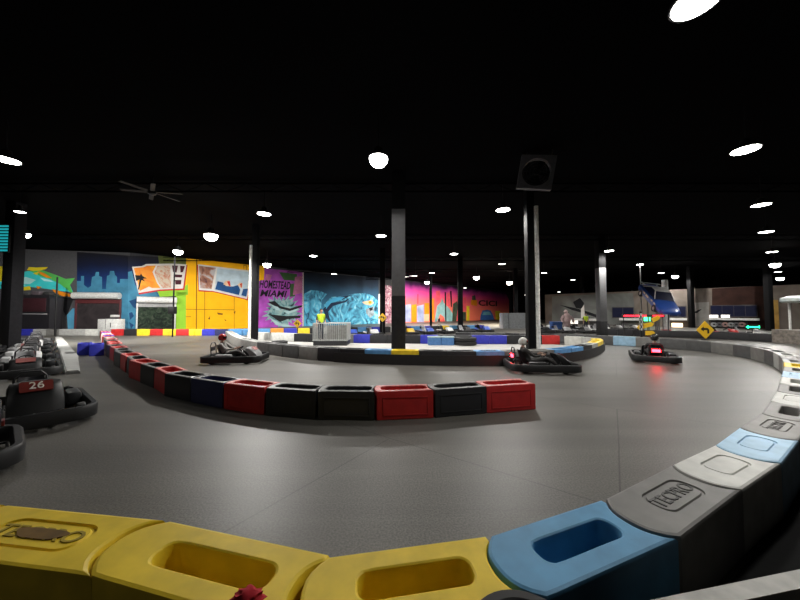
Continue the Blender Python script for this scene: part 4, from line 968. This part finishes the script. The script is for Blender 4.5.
paint('black_car_shape', [[(268, 302), (275, 301), (280, 306), (290, 308.5), (302, 305), (302, 307), (290, 311), (282, 309), (276, 307)], [(268, 314), (276, 315), (286, 316), (301, 315.5), (300, 318), (288, 319), (280, 322), (274, 318)]], BLKP, m, PM, 6)
paint('pale_car_mark', [[(272, 305), (278, 307), (281, 311), (276, 310)], [(283, 311), (290, 311), (299, 308), (296, 311), (288, 314)], [(270, 318), (280, 323), (292, 326), (300, 326), (290, 328), (276, 325)]], pm('ice', (.35, .50, .52)), m, PM, 7)
def wall_text(name, s, u0, v0, u1, v1, size_v, mat, pl, parent, layer, shear=.25):
    a, b = pl.at(u0, v0, .008 * layer), pl.at(u1, v1, .008 * layer); me = text_mesh(name, s, 1, .006, shear=shear, fat=.022); me.materials.clear(); me.materials.append(mat)
    xs = [v.co.x for v in me.vertices]; ys = [v.co.y for v in me.vertices]; w = max(xs) - min(xs); h = max(ys) - min(ys)
    y0 = pl.at(u0, v0).z; c = (a + b) / 2; top = pl.at((u0 + u1) / 2, (v0 + v1) / 2 - size_v / 2).z; bot = pl.at((u0 + u1) / 2, (v0 + v1) / 2 + size_v / 2).z
    L = Vector((b.x - a.x, b.y - a.y)).length
    o = link(name, me, parent); M = pl.matrix(c); o.matrix_world = M @ Matrix.Diagonal((L / w, (top - bot) / h, 1, 1)) @ Matrix.Translation((-(max(xs) + min(xs)) / 2, -(max(ys) + min(ys)) / 2, 0)); return o
wall_text('lettering', 'HOMESTEAD', 259.5, 284, 290.5, 285.5, 8, BLKP, PM, m, 9); wall_text('lettering', 'MIAMI', 260, 293, 287, 294, 6.5, BLKP, PM, m, 9)
# (e) blue sea mural
m = mural('deep blue sea mural with a huge pale blue fish head')
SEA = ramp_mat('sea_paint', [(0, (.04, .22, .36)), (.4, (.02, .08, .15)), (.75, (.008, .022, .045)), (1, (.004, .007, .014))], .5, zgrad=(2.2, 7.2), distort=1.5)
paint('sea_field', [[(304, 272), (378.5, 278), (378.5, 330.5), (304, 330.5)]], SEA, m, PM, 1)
paint('white_edge', [[(302, 272), (303.6, 272), (303.6, 331), (302, 331)], [(378.5, 294), (380, 294), (380, 331), (378.5, 331)]], WHIP, m, PM, 2)
SWIRL = ramp_mat('fish_paint', [(.34, (.012, .05, .09)), (.46, (.05, .24, .38)), (.58, (.09, .40, .58)), (.7, (.30, .55, .62))], .55, distort=3.0)
paint('crashing_wave', [[(304, 294), (311, 290), (320, 291), (327, 294), (322, 300), (321, 309), (316, 318), (318, 331), (304, 331)]], SWIRL, m, PM, 3)
paint('fish_head', [[(324, 305), (331, 297), (345, 296), (352, 294), (366, 293), (373, 296), (378, 301), (378, 326), (352, 326), (338, 324), (328, 317)]], SWIRL, m, PM, 3)
paint('dark_curve', [[(323, 309), (330, 303), (344, 301), (350, 298), (346, 302), (333, 306), (328, 312), (331, 323), (326, 318)], [(340, 297), (352, 294.5), (348, 297), (342, 300)]], pm('ink_blue', (.008, .02, .05)), m, PM, 4)
paint('bright_crest', [[(326, 303), (333, 297.5), (345, 297), (341, 300), (331, 303), (326, 309)]], pm('bright_aqua', (.06, .36, .60)), m, PM, 5)
paint('orange_eye', [[(362, 302), (372, 300), (374, 303), (370, 305.5), (364, 304)]], CREAM, m, PM, 5)
paint('iris', [blob(370, 302.3, 1.6, 1.4)], ORAN, m, PM, 6)
paint('grey_teeth', [[(366, 309), (374, 306), (374, 315), (370, 318), (366, 313)]], pm('grey_blue', (.22, .27, .30), .5, 2), m, PM, 5)
paint('grey_mouth', [[(369, 308), (373, 307), (372.5, 310), (370, 311)]], BLKP, m, PM, 6)
m = mural('narrow strip mural in red and white behind the thick grey column')
paint('strip', [[(385, 285), (391.5, 286), (391.5, 329), (385, 329)]], ramp_mat('strip_paint', [(.35, (.05, .03, .05)), (.5, (.3, .12, .16)), (.65, (.4, .36, .36))], 1.2, distort=2), m, PM, 2)
# (f) pink city
m = mural('pink and orange sunset city mural with a blue car')
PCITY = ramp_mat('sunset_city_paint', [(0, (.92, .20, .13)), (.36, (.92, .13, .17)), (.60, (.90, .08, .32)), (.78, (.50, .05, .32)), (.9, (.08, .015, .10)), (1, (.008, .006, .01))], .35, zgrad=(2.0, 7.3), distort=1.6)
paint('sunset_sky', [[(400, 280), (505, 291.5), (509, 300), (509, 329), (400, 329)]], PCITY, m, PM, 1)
paint('blue_tower', [[(404, 305), (411, 304), (411, 322), (404, 322)], [(417, 306), (424, 304.5), (424, 322), (417, 322)]], pm('lilac', (.30, .34, .55), .3, .8), m, PM, 3)
paint('orange_tower', [[(411.5, 305), (416.5, 304), (416.5, 322), (411.5, 322)], [(424.5, 303), (429, 303), (429, 317), (424.5, 317)], [(430, 300), (434, 298), (434, 320), (430, 320)], [(471, 300), (477, 300), (477, 306), (471, 305)]], ORAN, m, PM, 3)
paint('sun_patch', [[(424, 314), (429, 314), (429, 321), (424, 321)]], CREAM, m, PM, 4)
paint('pale_buildings', [[(437, 306), (441, 302), (442, 298), (444, 303), (449, 308), (453, 314), (455, 325), (446, 325), (444, 317), (440, 314), (436, 325), (434, 325)]], pm('pale_teal', (.25, .46, .50), .35, .7), m, PM, 4)
paint('dark_trunks', [[(429.2, 288), (431, 288), (431, 322), (429.6, 322)], [(444.6, 292), (446, 292), (446.4, 322), (445.3, 322)], [(450, 291), (451.6, 291), (452, 307), (451, 307)], [(438, 319), (440, 318), (440.5, 327), (438, 327)], [(417.6, 294), (418.2, 294), (418.2, 304), (417.6, 304)]], BLKP, m, PM, 5)
paint('rose_streaks', [[(457, 296), (459, 295), (459, 322), (457, 322)], [(463, 298), (466, 297), (466, 311), (463, 311)], [(447, 293), (449.4, 292.5), (450, 306), (448, 306)], [(436, 291), (440, 290.5), (440, 300), (436, 302)]], pm('rose', (.85, .10, .16)), m, PM, 4)
paint('gold_tower', [[(466.6, 306), (469.4, 306), (469.4, 322), (466.6, 322)], [(495, 311), (500, 311), (500, 324), (496.5, 324)]], YELL, m, PM, 5)
paint('pink_door', [[(441, 320), (444, 318), (446, 327), (441, 327)]], pm('coral', (.75, .10, .10)), m, PM, 5)
paint('dark_crowns', [[(453, 304), (457, 301), (458, 306), (456, 325), (452, 325)], [(462, 312), (466, 312), (466, 325), (462, 325)], [(472, 296), (475, 295), (476, 300), (472, 300)]], pm('dark_leaf', (.05, .07, .05), .4), m, PM, 5)
paint('blue_car_body', [[(480, 323.5), (480.5, 316), (482.5, 310.5), (487, 309.7), (490.5, 310.5), (493, 315), (495.5, 323.5)]], pm('car_blue', (.05, .15, .48)), m, PM, 6)
paint('car_windscreen', [[(482.3, 315), (483.6, 311.7), (489.7, 311.7), (491.4, 315)]], pm('screen_aqua', (.18, .48, .60)), m, PM, 7)
paint('car_grille', [[(482, 321.5), (494, 321.5), (494.6, 323.4), (481.6, 323.4)]], WHIP, m, PM, 7)
wall_text('lettering', 'CICI', 478.5, 303, 497, 303.4, 5.5, BLKP, PM, m, 8, 0)
# ------------------------------------------------------------------ shutter doors
def shutter(n, pl, u0, u1, vt, vb, mats, pattern):
    a, b = pl.at(u0, vb, .02), pl.at(u1, vb, .02); w = Vector((b.x - a.x, b.y - a.y)).length; c = (a + b) / 2; top = pl.at((u0 + u1) / 2, vb).z
    o = link('door_%d' % n, None); o.matrix_world = pl.matrix(Vector((c.x, c.y, 0))); o['kind'] = 'structure'
    zt = pl.at((u0 + u1) / 2, vt).z
    bm = bmesh.new(); box(bm, (0, zt / 2, .06), (w, zt, .04)); 
    obj('curtain', bm, pattern, o, 0)
    bm = bmesh.new(); tube(bm, [(-w / 2 - .1, zt + .28, .35), (w / 2 + .1, zt + .28, .35)], .30, 20); obj('shutter_housing', bm, mats[0], o)
    bm = bmesh.new()
    for s in (-1, 1): box(bm, (s * (w / 2 + .04), zt / 2, .1), (.12, zt, .14), bev=.01)
    obj('guide_rail', bm, mats[1], o)
    bm = bmesh.new(); box(bm, (0, zt - .2, .12), (w, .4, .08)); obj('top_band', bm, mats[2], o)
shutter(1, PL, 78, 121, 299, 297, (WHITE, plain('rail_red', (.10, .025, .03), .5), plain('band_red', (.09, .018, .02), .5)), ramp_mat('dusk_curtain', [(.3, (.02, .016, .018)), (.7, (.05, .04, .042))], .8))
shutter(2, PM, 138, 175, 303, 299, (plain('housing_white', (.72, .72, .70), .4), WHITE, plain('band_grey', (.3, .3, .3), .5)), ramp_mat('leafy_curtain', [(.4, (.008, .012, .009)), (.55, (.025, .045, .025)), (.7, (.06, .07, .05))], 2.2))
def unit(u0, u1, vt, y, depth, z0=0):
    a, b = D(u0, vt, y), D(u1, vt, y); return (a.x + b.x) / 2, b.x - a.x, a.z
x, w, h_ = unit(100, 119, 319, 25.6, .8)
t = thing('white_cabinet', 'white low appliance in front of the first shutter door', 'cabinet', (x, 25.8, 0))
bm = bmesh.new(); box(bm, (0, 0, h_ / 2), (w, .8, h_), bev=.04); obj('body', bm, WHITE, t)
bm = bmesh.new(); box(bm, (-w * .08, -.41, h_ / 2), (.02, .02, h_ * .94)); box(bm, (w * .2, -.43, h_ * .6), (.03, .05, .4), bev=.01); obj('door_seam', bm, DARK, t)
p = D(115, 316, 26.3); t = tag(obj('paper_sign', (lambda b: (box(b, (p.x, 26.3, p.z), (.8, .04, .2), bev=.005), b)[1])(bmesh.new()), WHITE), 'small white paper sign on the shutter above the white appliance', 'sign')
p = D(164, 319, 29.9); o = tag(obj('notice', (lambda b: (box(b, (p.x, 29.6, p.z), (.3, .03, .42), bev=.005), b)[1])(bmesh.new()), WHITE), 'small white notice on the second shutter door', 'sign')
# dark cabinet at far left, barrier post
x, w, h_ = unit(12.5, 53, 295, 24.9, 1)
t = thing('dark_trailer', 'large dark box trailer with a pale horizontal rail below the fish mural', 'trailer', (x, 25.2, 0))
bm = bmesh.new(); prism(bm, [(p_[0], p_[1] + h_ / 2 + .1) for p_ in rrect(w / 2, h_ / 2 - .1, .4)], -.5, .5, Matrix.Rotation(PI / 2, 4, 'X')); obj('body', bm, plain('trailer_black', (.02, .019, .022), .4), t)
bm = bmesh.new(); box(bm, (0, -.53, h_ * .52), (w * .9, .05, .07), bev=.01); obj('rail', bm, plain('rail_grey', (.3, .3, .3), .4), t)
bm = bmesh.new(); box(bm, (0, -.515, h_ * .75), (w * .82, .03, h_ * .34), bev=.01); obj('upper_panel', bm, plain('trailer_maroon', (.045, .016, .02), .3), t)
bm = bmesh.new()
for s in (-.35, -.1, .12, .36): lathe(bm, [(.25, -.1), (.42, -.1), (.42, .1), (.25, .1)], 20, Matrix.Translation((s * w, -.36, .42)) @ Matrix.Rotation(PI / 2, 4, 'X'))
obj('wheel', bm, RUBBER, t)
for k, (dx, L, hh, lab) in enumerate([(-.9, .9, .22, 'dark rolled bundle on the roof of the dark trailer, the left one'), (.1, .7, .34, 'dark box lying on the roof of the dark trailer, in the middle'), (1.0, .6, .26, 'small dark bundle on the roof of the dark trailer, at the right')]):
    bm = bmesh.new(); box(bm, (0, 0, hh / 2), (L, .5, hh), bev=.08); o = obj('roof_bundle', bm, plain('bundle_%d' % k, [(.05, .05, .05), (.09, .07, .08), (.03, .03, .03)][k], .7)); o.location = (x + dx, 25.2, h_); tag(o, lab, 'bundle')
p = D(55, 330, 23.6); t = thing('flag_pole', 'thin black pole at the right corner of the dark trailer', 'pole', (p.x, 23.6, 0))
bm = bmesh.new(); tube(bm, [(0, 0, 0), (0, 0, D(55, 277, 23.6).z)], .05, 8); obj('pole', bm, BLACK, t)
# ------------------------------------------------------------------ clubhouse wall
def pbox(name, u0, v0, u1, v1, mat, pl, th=.06, parent=None, layer=0):
    a, b = pl.at(u0, v0), pl.at(u1, v1); am = pl.at(u1, v0)
    zt, zb = pl.at((u0 + u1) / 2, v0).z, pl.at((u0 + u1) / 2, v1).z; w = Vector((am.x - a.x, am.y - a.y)).length
    c = (a + am) / 2; bm = bmesh.new(); box(bm, (0, 0, layer * .03 + th / 2), (w, zt - zb, th))
    o = obj(name, bm, mat, parent, 0); o.matrix_world = pl.matrix(Vector((c.x, c.y, (zt + zb) / 2))); return o
PALE = pm('pale_panel', (.24, .23, .215), .15); TAN = pm('tan_panel', (.34, .20, .05), .3); BRWN = pm('red_brown', (.034, .014, .010), .3)
t = mural('pale panel with a dark diagonal stunt figure on the clubhouse wall')
paint('pale_field', [[(552, 296.5), (600, 294), (633, 293), (636, 326), (552, 323)]], ramp_mat('faded_sky_paint', [(.35, (.10, .10, .098)), (.65, (.17, .18, .165))], .25), t, PC, 1)
paint('dark_diagonal', [[(560, 305), (575, 308), (589, 312), (600, 316), (598, 318), (586, 314), (572, 310)], [(573, 302), (580, 298), (584, 303), (582, 309), (576, 308)]], BLKP, t, PC, 2)
paint('light_streak', [[(581, 309), (584, 305), (585, 318), (581, 318)]], WHIP, t, PC, 3)
t = mural('reddish brown section of the clubhouse wall at the right')
paint('brown_field', [[(712, 288.6), (768, 285.6), (768, 329), (712, 327)]], BRWN, t, PC, 1)
t = mural('pale block section of the clubhouse wall left of its dark windows, with black bird mark')
paint('pale_field', [[(689, 303), (709, 302), (709, 327), (689, 326.5)]], PALE, t, PC, 2)
paint('black_bird', [[(690.5, 309), (695, 311.5), (699, 309.6), (702, 309), (697, 313.2), (695, 313.2)]], BLKP, t, PC, 3)
tag(pbox('tan_panel', 768, 300, 778, 329, TAN, PC, .06), 'tall tan panel on the clubhouse wall beside the white round canopy', 'panel')
WGL = plain('window_glass_dark', (.010, .012, .034), .3, spec=.25)
def cwin(n, u0, v0, u1, v1, panes, sill=True):
    w = pbox('window_%d' % n, u0, v0, u1, v1, plain('window_frame', (.05, .045, .045), .5), PC, .08, None, 1); w['kind'] = 'structure'
    for i in range(panes):
        a = u0 + .6 + (u1 - u0 - .6) * i / panes; b = u0 + (u1 - u0 - .6) * (i + 1) / panes
        o = pbox('pane', a, v0 + .7, b, v1 - .7, WGL, PC, .02, None, 3.7); o.parent = w; o.matrix_parent_inverse = w.matrix_world.inverted()
cwin(1, 710, 305, 757, 317, 4); cwin(2, 612, 307, 634, 318, 2); cwin(3, 668, 306, 686, 317, 2)
for u0, u1, v, lab in ((709, 759, 318.0, 'long white shelf below the dark clubhouse windows at right'), (571, 598, 318.5, 'long white counter on the clubhouse wall left of the grey column'), (620, 640, 318.2, 'white counter on the clubhouse wall just left of the raised car'), (670, 687, 318, 'white counter under the window right of the white post')):
    o = pbox('counter', u0, v, u1, v + 2.2, WHITE, PC, .5, None, 1); tag(o, lab, 'counter', 'white counters along the clubhouse')
LITW = glow('lit_white_sign', (1, .95, .85), 1.6)
for u0, v0, u1, v1, mt, lab in ((709.5, 315, 718, 317.6, LITW, 'lit white sign low in the dark clubhouse window, left one'), (721, 315, 729.5, 317.6, LITW, 'lit white sign low in the dark clubhouse window, right one'), (672, 323, 683, 327.5, glow('lit_cream_sign', (1, .75, .5), 1.6), 'lit cream sign under the counter right of the white post'),
                                  (644.5, 317, 651, 321, glow('lit_green_sign', (.08, 1, .35), 2.2), 'lit green sign under the raised blue car'), (570, 319, 578, 323.5, LITW, 'lit white screen on the clubhouse wall left of the grey column')):
    o = pbox('lit_sign', u0, v0, u1, v1, mt, PC, .08, None, 18 if u0 < 700 and u0 > 600 else 4); tag(o, lab, 'sign')
# green neon arrow sign
p = D(752.5, 327, 27.5); t = thing('neon_sign', 'glowing green arrow sign below the dark clubhouse windows', 'sign', (p.x, 27.5, p.z))
bm = bmesh.new(); prism(bm, [(-.62, 0), (-.4, .15), (-.4, .06), (.5, .06), (.62, .12), (.62, -.12), (.5, -.06), (-.4, -.06), (-.4, -.15)], 0, .05, Matrix.Rotation(PI / 2, 4, 'X')); obj('tube', bm, glow('green_neon', (.03, 1, .42), 2.6), t)
bm = bmesh.new(); box(bm, (0, .02, 0), (1.35, .03, .42), bev=.01); obj('backing', bm, BLACK, t); bm = bmesh.new(); tube(bm, [(0, .03, -p.z), (0, .03, 0)], .03); obj('post', bm, DARK, t)
# posters / round emblems under the shelf
for i in range(6):
    u = 714 + i * 5.6; v = 326; pl = PC; P = pl.at(u, v - 1.5, .05); bm = bmesh.new(); lathe(bm, [(.1, 0), (.28, 0), (.28, .16), (.1, .16)], 20, closed=True)
    o = obj('wheel_display', bm, plain('display_%d' % (i % 3), [(.3, .3, .3), (.10, .10, .11), (.35, .2, .18)][i % 3], .5)); o.matrix_world = pl.matrix(P); tag(o, f'round wheel mounted on the wall under the white shelf, {ordn(i)} from the left', 'wheel', 'wheels mounted under the white shelf')
o = pbox('wheel_board', 711, 320.5, 748, 329, plain('board_dark', (.03, .028, .03), .6), PC, .04, None, 0); tag(o, 'dark board behind the wall-mounted wheels under the white shelf', 'board')
# grey partition and blue bins far back in the middle
x, w, h_ = unit(503, 531, 313, 34, 1)
t = thing('grey_partition', 'plain grey partition box at the right end of the pink city mural', 'partition', (x, 34.6, 0)); bm = bmesh.new(); prism(bm, [(-w / 2, 0), (w / 2, 0), (w / 2, h_ * .7), (w / 2 - .3, h_), (-w / 2, h_)], -.6, .6, Matrix.Rotation(PI / 2, 4, 'X')); obj('body', bm, plain('partition_grey', (.22, .23, .24), .7), t)
for s in (-1, 1): bm = bmesh.new(); box(bm, (s * w * .3, -.62, h_ / 2), (.03, .04, h_ * .98)); obj('joint', bm, DARK, t)
for k, u in enumerate((553.5, 558.5)):
    p = D(u, 331, 28.5); t = thing('wheelie_bin', ['blue wheeled bin beside the yellow-vested person, left one', 'blue wheeled bin beside the yellow-vested person, right one'][k], 'bin', (p.x, 28.5, 0), 0, 'blue bins far back')
    bm = bmesh.new(); prism(bm, rrect(.24, .26, .05), .08, .9); obj('body', bm, plain('bin_body_blue', (.03, .10, .32), .5), t); bm = bmesh.new(); prism(bm, rrect(.26, .3, .05), .9, .96); obj('lid', bm, plain('bin_lid_blue', (.04, .12, .38), .5), t)
    bm = bmesh.new(); lathe(bm, [(.03, -.25), (.1, -.25), (.1, .25), (.03, .25)], 14, Matrix.Translation((0, .2, .1)) @ Matrix.Rotation(PI / 2, 4, 'Y')); obj('wheels', bm, RUBBER, t)
p = D(567, 332, 29.1); t = thing('inflatable_figure', 'pale pinkish upright figure display beside the blue bins', 'statue', (p.x, 29.1, 0))
V = [((0, 0, .9), .3), ((0, 0, 1.5), .34), ((0, 0, 1.95), .2), ((-.1, 0, 2.2), .22)]
bm = bmesh.new(); tube(bm, [(0, 0, .55), (0, 0, .9), (.02, 0, 1.4), (0, 0, 1.65), (-.04, 0, 1.78), (-.08, 0, 1.92), (-.08, 0, 2.1)], [.28, .33, .36, .25, .13, .2, .06], 14)
for s in (-1, 1): tube(bm, [(s * .15, 0, .7), (s * .2, -.05, .35), (s * .22, -.05, 0)], [.16, .13, .15], 10); tube(bm, [(s * .3, 0, 1.5), (s * .55, -.1, 1.2), (s * .5, -.25, .9)], [.13, .1, .12], 10)
obj('body', bm, plain('figure_pink', (.42, .30, .29), .6, var=.4, scale=3), t, 60)
# ------------------------------------------------------------------ raised show car
p = D(659, 299, 25.0); t = thing('show_car', 'blue race car with white roof edge, raised nose-down on a steel stand', 'car', p)
cr = link('car_tilt', None)
BLU = plain('car_blue_paint', (.02, .06, .26), .3, var=.1); CARW = plain('car_white_paint', (.55, .55, .53), .35)
bpy.data.objects.remove(cr)
t.scale = (.86, .86, .86)
Q = Matrix.Rotation(-1.85, 4, 'Z') @ Matrix.Rotation(math.radians(33), 4, 'Y') @ Matrix.Rotation(math.radians(-10), 4, 'X')
def carobj(n, bm, m, sm=40):
    o = obj(n, bm, m, t, sm); o.matrix_local = Q; return o
bm = bmesh.new(); S = [(2.35, .62, -.28, -.02), (2.2, .85, -.36, .08), (1.6, .95, -.38, .20), (.9, .97, -.38, .28), (0, .97, -.38, .32), (-1, .97, -.38, .34), (-1.8, .95, -.36, .36), (-2.3, .88, -.30, .34), (-2.4, .8, -.2, .25)]; rows = []
for x, w, zb, zt in S:
    rows.append([bm.verts.new(q) for q in [(x, -w * .85, zb), (x, -w, zb + .12), (x, -w, zt - .14), (x, -w * .86, zt - .02), (x, -w * .4, zt + .02), (x, w * .4, zt + .02), (x, w * .86, zt - .02), (x, w, zt - .14), (x, w, zb + .12), (x, w * .85, zb)]])
for i in range(len(S) - 1):
    for j in range(10): bm.faces.new((rows[i][j], rows[i][(j + 1) % 10], rows[i + 1][(j + 1) % 10], rows[i + 1][j]))
bm.faces.new(rows[0]); bm.faces.new(rows[-1][::-1]); carobj('body', bm, BLU)
bm = bmesh.new(); T = [(.75, .82, .30), (.0, .66, .80), (-.9, .64, .82), (-1.75, .8, .36)]
rows = [[bm.verts.new(q) for q in [(x, -w, z), (x, w, z)]] for x, w, z in T]; lo = [[bm.verts.new(q) for q in [(x, -.86, .24), (x, .86, .24)]] for x in (.75, .0, -.9, -1.75)]
for i in range(3):
    bm.faces.new((rows[i][0], rows[i][1], rows[i + 1][1], rows[i + 1][0])); bm.faces.new((rows[i][0], rows[i + 1][0], lo[i + 1][0], lo[i][0])); bm.faces.new((rows[i][1], lo[i][1], lo[i + 1][1], rows[i + 1][1]))
bm.faces.new((rows[0][0], lo[0][0], lo[0][1], rows[0][1])); bm.faces.new((rows[3][0], rows[3][1], lo[3][1], lo[3][0])); carobj('cabin_glass', bm, WGL, 0)
bm = bmesh.new(); box(bm, (-.45, 0, .835), (1.0, 1.32, .05), bev=.02)
for s in (-1, 1):
    tube(bm, [(.76, s * .82, .32), (.02, s * .66, .82)], .04, 6); tube(bm, [(-.9, s * .64, .82), (-1.75, s * .8, .38)], .06, 6)
carobj('roof', bm, CARW)
bm = bmesh.new(); box(bm, (-2.25, 0, .52), (.22, 1.7, .04), bev=.01)
for s in (-.6, .6): box(bm, (-2.25, s, .42), (.2, .04, .2))
carobj('rear_wing', bm, CARW)
R = Matrix.Rotation(PI / 2, 4, 'X')
for x in (1.45, -1.4):
    for s in (-1, 1):
        bm = bmesh.new(); lathe(bm, [(.16, -.13), (.30, -.13), (.33, -.09), (.33, .09), (.30, .13), (.16, .13)], 24, Matrix.Translation((x, s * .86, -.30)) @ R, closed=True); w = carobj('wheel', bm, RUBBER)
        bm = bmesh.new(); lathe(bm, [(.03, -.10), (.165, -.12), (.165, .12), (.03, .10)], 16, Matrix.Translation((x, s * .86, -.30)) @ R); obj('rim', bm, STEEL, w)
bm = bmesh.new()
for k, (x, z, l) in enumerate([(1.3, .1, .35), (.7, .12, .3), (-.2, .05, .5), (-.9, .08, .4)]): box(bm, (x, -.975, z), (l, .012, .14), bev=.004)
carobj('side_stickers', bm, plain('sticker_cream', (.6, .45, .3), .5, var=.5, scale=6))
bm = bmesh.new(); prism(bm, [(2.2, -.3), (1.1, -.55), (1.0, -.25), (2.1, -.05)], .0, .02, Matrix.Translation((0, 0, .22)) @ Matrix.Rotation(.12, 4, 'Y')); carobj('hood_stripe', bm, CARW)
bm = bmesh.new()
for s in (-.5, .5):
    for x in (-1, 1):
        q = Q @ Vector((x, s, -.34)); tube(bm, [q, (q.x * .9, q.y * .9, -p.z / .86)], .05, 8)
tube(bm, [(-.5, -.2, -p.z + 1.2), (.5, .2, -p.z + 1.2)], .035, 8); obj('stand', bm, plain('stand_dark', (.06, .06, .065), .5), t)
p = D(666.5, 330, 27.3); t = thing('white_post', 'white square post rising beside the nose of the raised blue car', 'post', (p.x, 25.9 + 1.4, 0)); bm = bmesh.new(); box(bm, (0, 0, 2.4), (.34, .34, 4.8), bev=.03); obj('shaft', bm, WHITE, t)
bm = bmesh.new(); box(bm, (0, 0, .15), (.5, .5, .3), bev=.03); obj('foot', bm, plain('post_foot_red', (.4, .05, .05), .5), t)
# red neon band, yellow signs and chequered pole under the car
p = D(650, 316, 22.7); t = thing('neon_band', 'glowing red light strip under the raised blue car', 'neon light', (p.x, 23.6, p.z))
bm = bmesh.new()
for a, b in ((-1.3, -.5), (-.42, .45), (1.0, 1.8)): tube(bm, [(a, 0, 0), (b, 0, .0)], .05, 8)
obj('tube', bm, glow('red_neon', (1, .012, .025), 6), t)
bm = bmesh.new(); box(bm, (.25, .06, 0), (3.4, .06, .2), bev=.02)
for x in (-1.3, 1.8): tube(bm, [(x, .06, -p.z), (x, .06, 0)], .03)
obj('backing', bm, DARK, t)
l = bpy.data.lights.new('neon_glow', 'POINT'); l.energy = 12; l.color = (1, .08, .2); l.shadow_soft_size = .3; link('neon_glow', l, t).location = (0, -.3, 0)
for k, (u, v, sz, rot, lab) in enumerate([(656, 318.5, .34, .5, 'tilted yellow sign just right of the lit green sign'), (648, 325, .46, .25, 'large yellow arrow board under the lit green sign'), (641, 326, .30, .8, 'small yellow diamond sign left of the yellow arrow board'), (650, 333, .36, 0, 'low yellow board at the foot of the chequered pole')]):
    p = D(u, v, 22.6); t = thing('yellow_board', lab, 'sign', (p.x, 22.6, p.z)); bm = bmesh.new(); prism(bm, [(-sz, -.16), (sz * .6, -.16), (sz, 0), (sz * .6, .16), (-sz, .16)], 0, .03, Matrix.Rotation(PI / 2, 4, 'X') @ Matrix.Rotation(rot, 4, 'Z')); obj('panel', bm, YSGN, t)
    bm = bmesh.new(); tube(bm, [(0, .06, -p.z), (0, .03, 0)], .025); obj('post', bm, DARK, t)
p = D(654.5, 340, 18.6); t = thing('chequered_pole', 'black and white chequered pole behind the kart with the red lamp', 'pole', (p.x, 19.6, 0))
bm = bmesh.new(); tube(bm, [(0, 0, 0), (0, 0, 1.9)], .07, 12); obj('pole', bm, BLACK, t)
bm = bmesh.new()
for i in range(7):
    for j in range(3): a = j * 2.1 + (i % 2) * 1.05; box(bm, (.068 * math.cos(a), .068 * math.sin(a), .75 + i * .16), (.02, .07, .14), Matrix.Rotation(a, 3, 'Z'))
obj('white_checks', bm, WHITE, t)
# white round canopy at the right edge
p = D(812, 299, 17.6); t = thing('round_canopy', 'pale round canopy on white posts at the right edge', 'canopy', (p.x, 17.6, 0))
bm = bmesh.new(); lathe(bm, [(.1, p.z + .25), (.9, p.z + .2), (1.18, p.z + .08), (1.2, p.z - .12), (1.1, p.z - .2), (.1, p.z - .2)], 40); obj('roof', bm, plain('canopy_grey', (.42, .48, .47), .5), t)
for a in (2.45, 3.9, 5.4, 1.0): bm = bmesh.new(); tube(bm, [(.85 * math.cos(a), .85 * math.sin(a), .8), (.85 * math.cos(a), .85 * math.sin(a), p.z - .15)], .055, 10); obj('post', bm, WHITE, t)
bm = bmesh.new(); prism(bm, rrect(1.3, 1.0, .1), 0, .8); obj('base', bm, plain('base_stone', (.16, .14, .12), .8, var=.4, scale=6), t)
for k, (u, y, w, lab) in enumerate([(762, 20.6, .8, 'low white block on the floor left of the round canopy'), (728, 23, 1.1, 'low orange block behind the right-hand bend')]):
    g = D(u, 340, y); bm = bmesh.new(); prism(bm, rrect(w / 2, .2, .04), 0, .5 - .2 * k); o = obj('low_block', bm, [WHITE, plain('block_orange', (.6, .2, .03), .5)][k]); o.location = (g.x, y, 0); tag(o, lab, 'block')
# ------------------------------------------------------------------ world and view
w = bpy.data.worlds.new('World'); sc.world = w; w.use_nodes = True; w.node_tree.nodes['Background'].inputs[0].default_value = (.6, .7, 1, 1); w.node_tree.nodes['Background'].inputs[1].default_value = 0.0
sc.view_settings.view_transform = 'Standard'; sc.view_settings.look = 'None'; sc.view_settings.exposure = 0.0; sc.view_settings.gamma = 1; sc.view_settings.use_curve_mapping = False
sc.cycles.use_denoising = True; sc.cycles.max_bounces = 5; sc.cycles.sample_clamp_indirect = 4
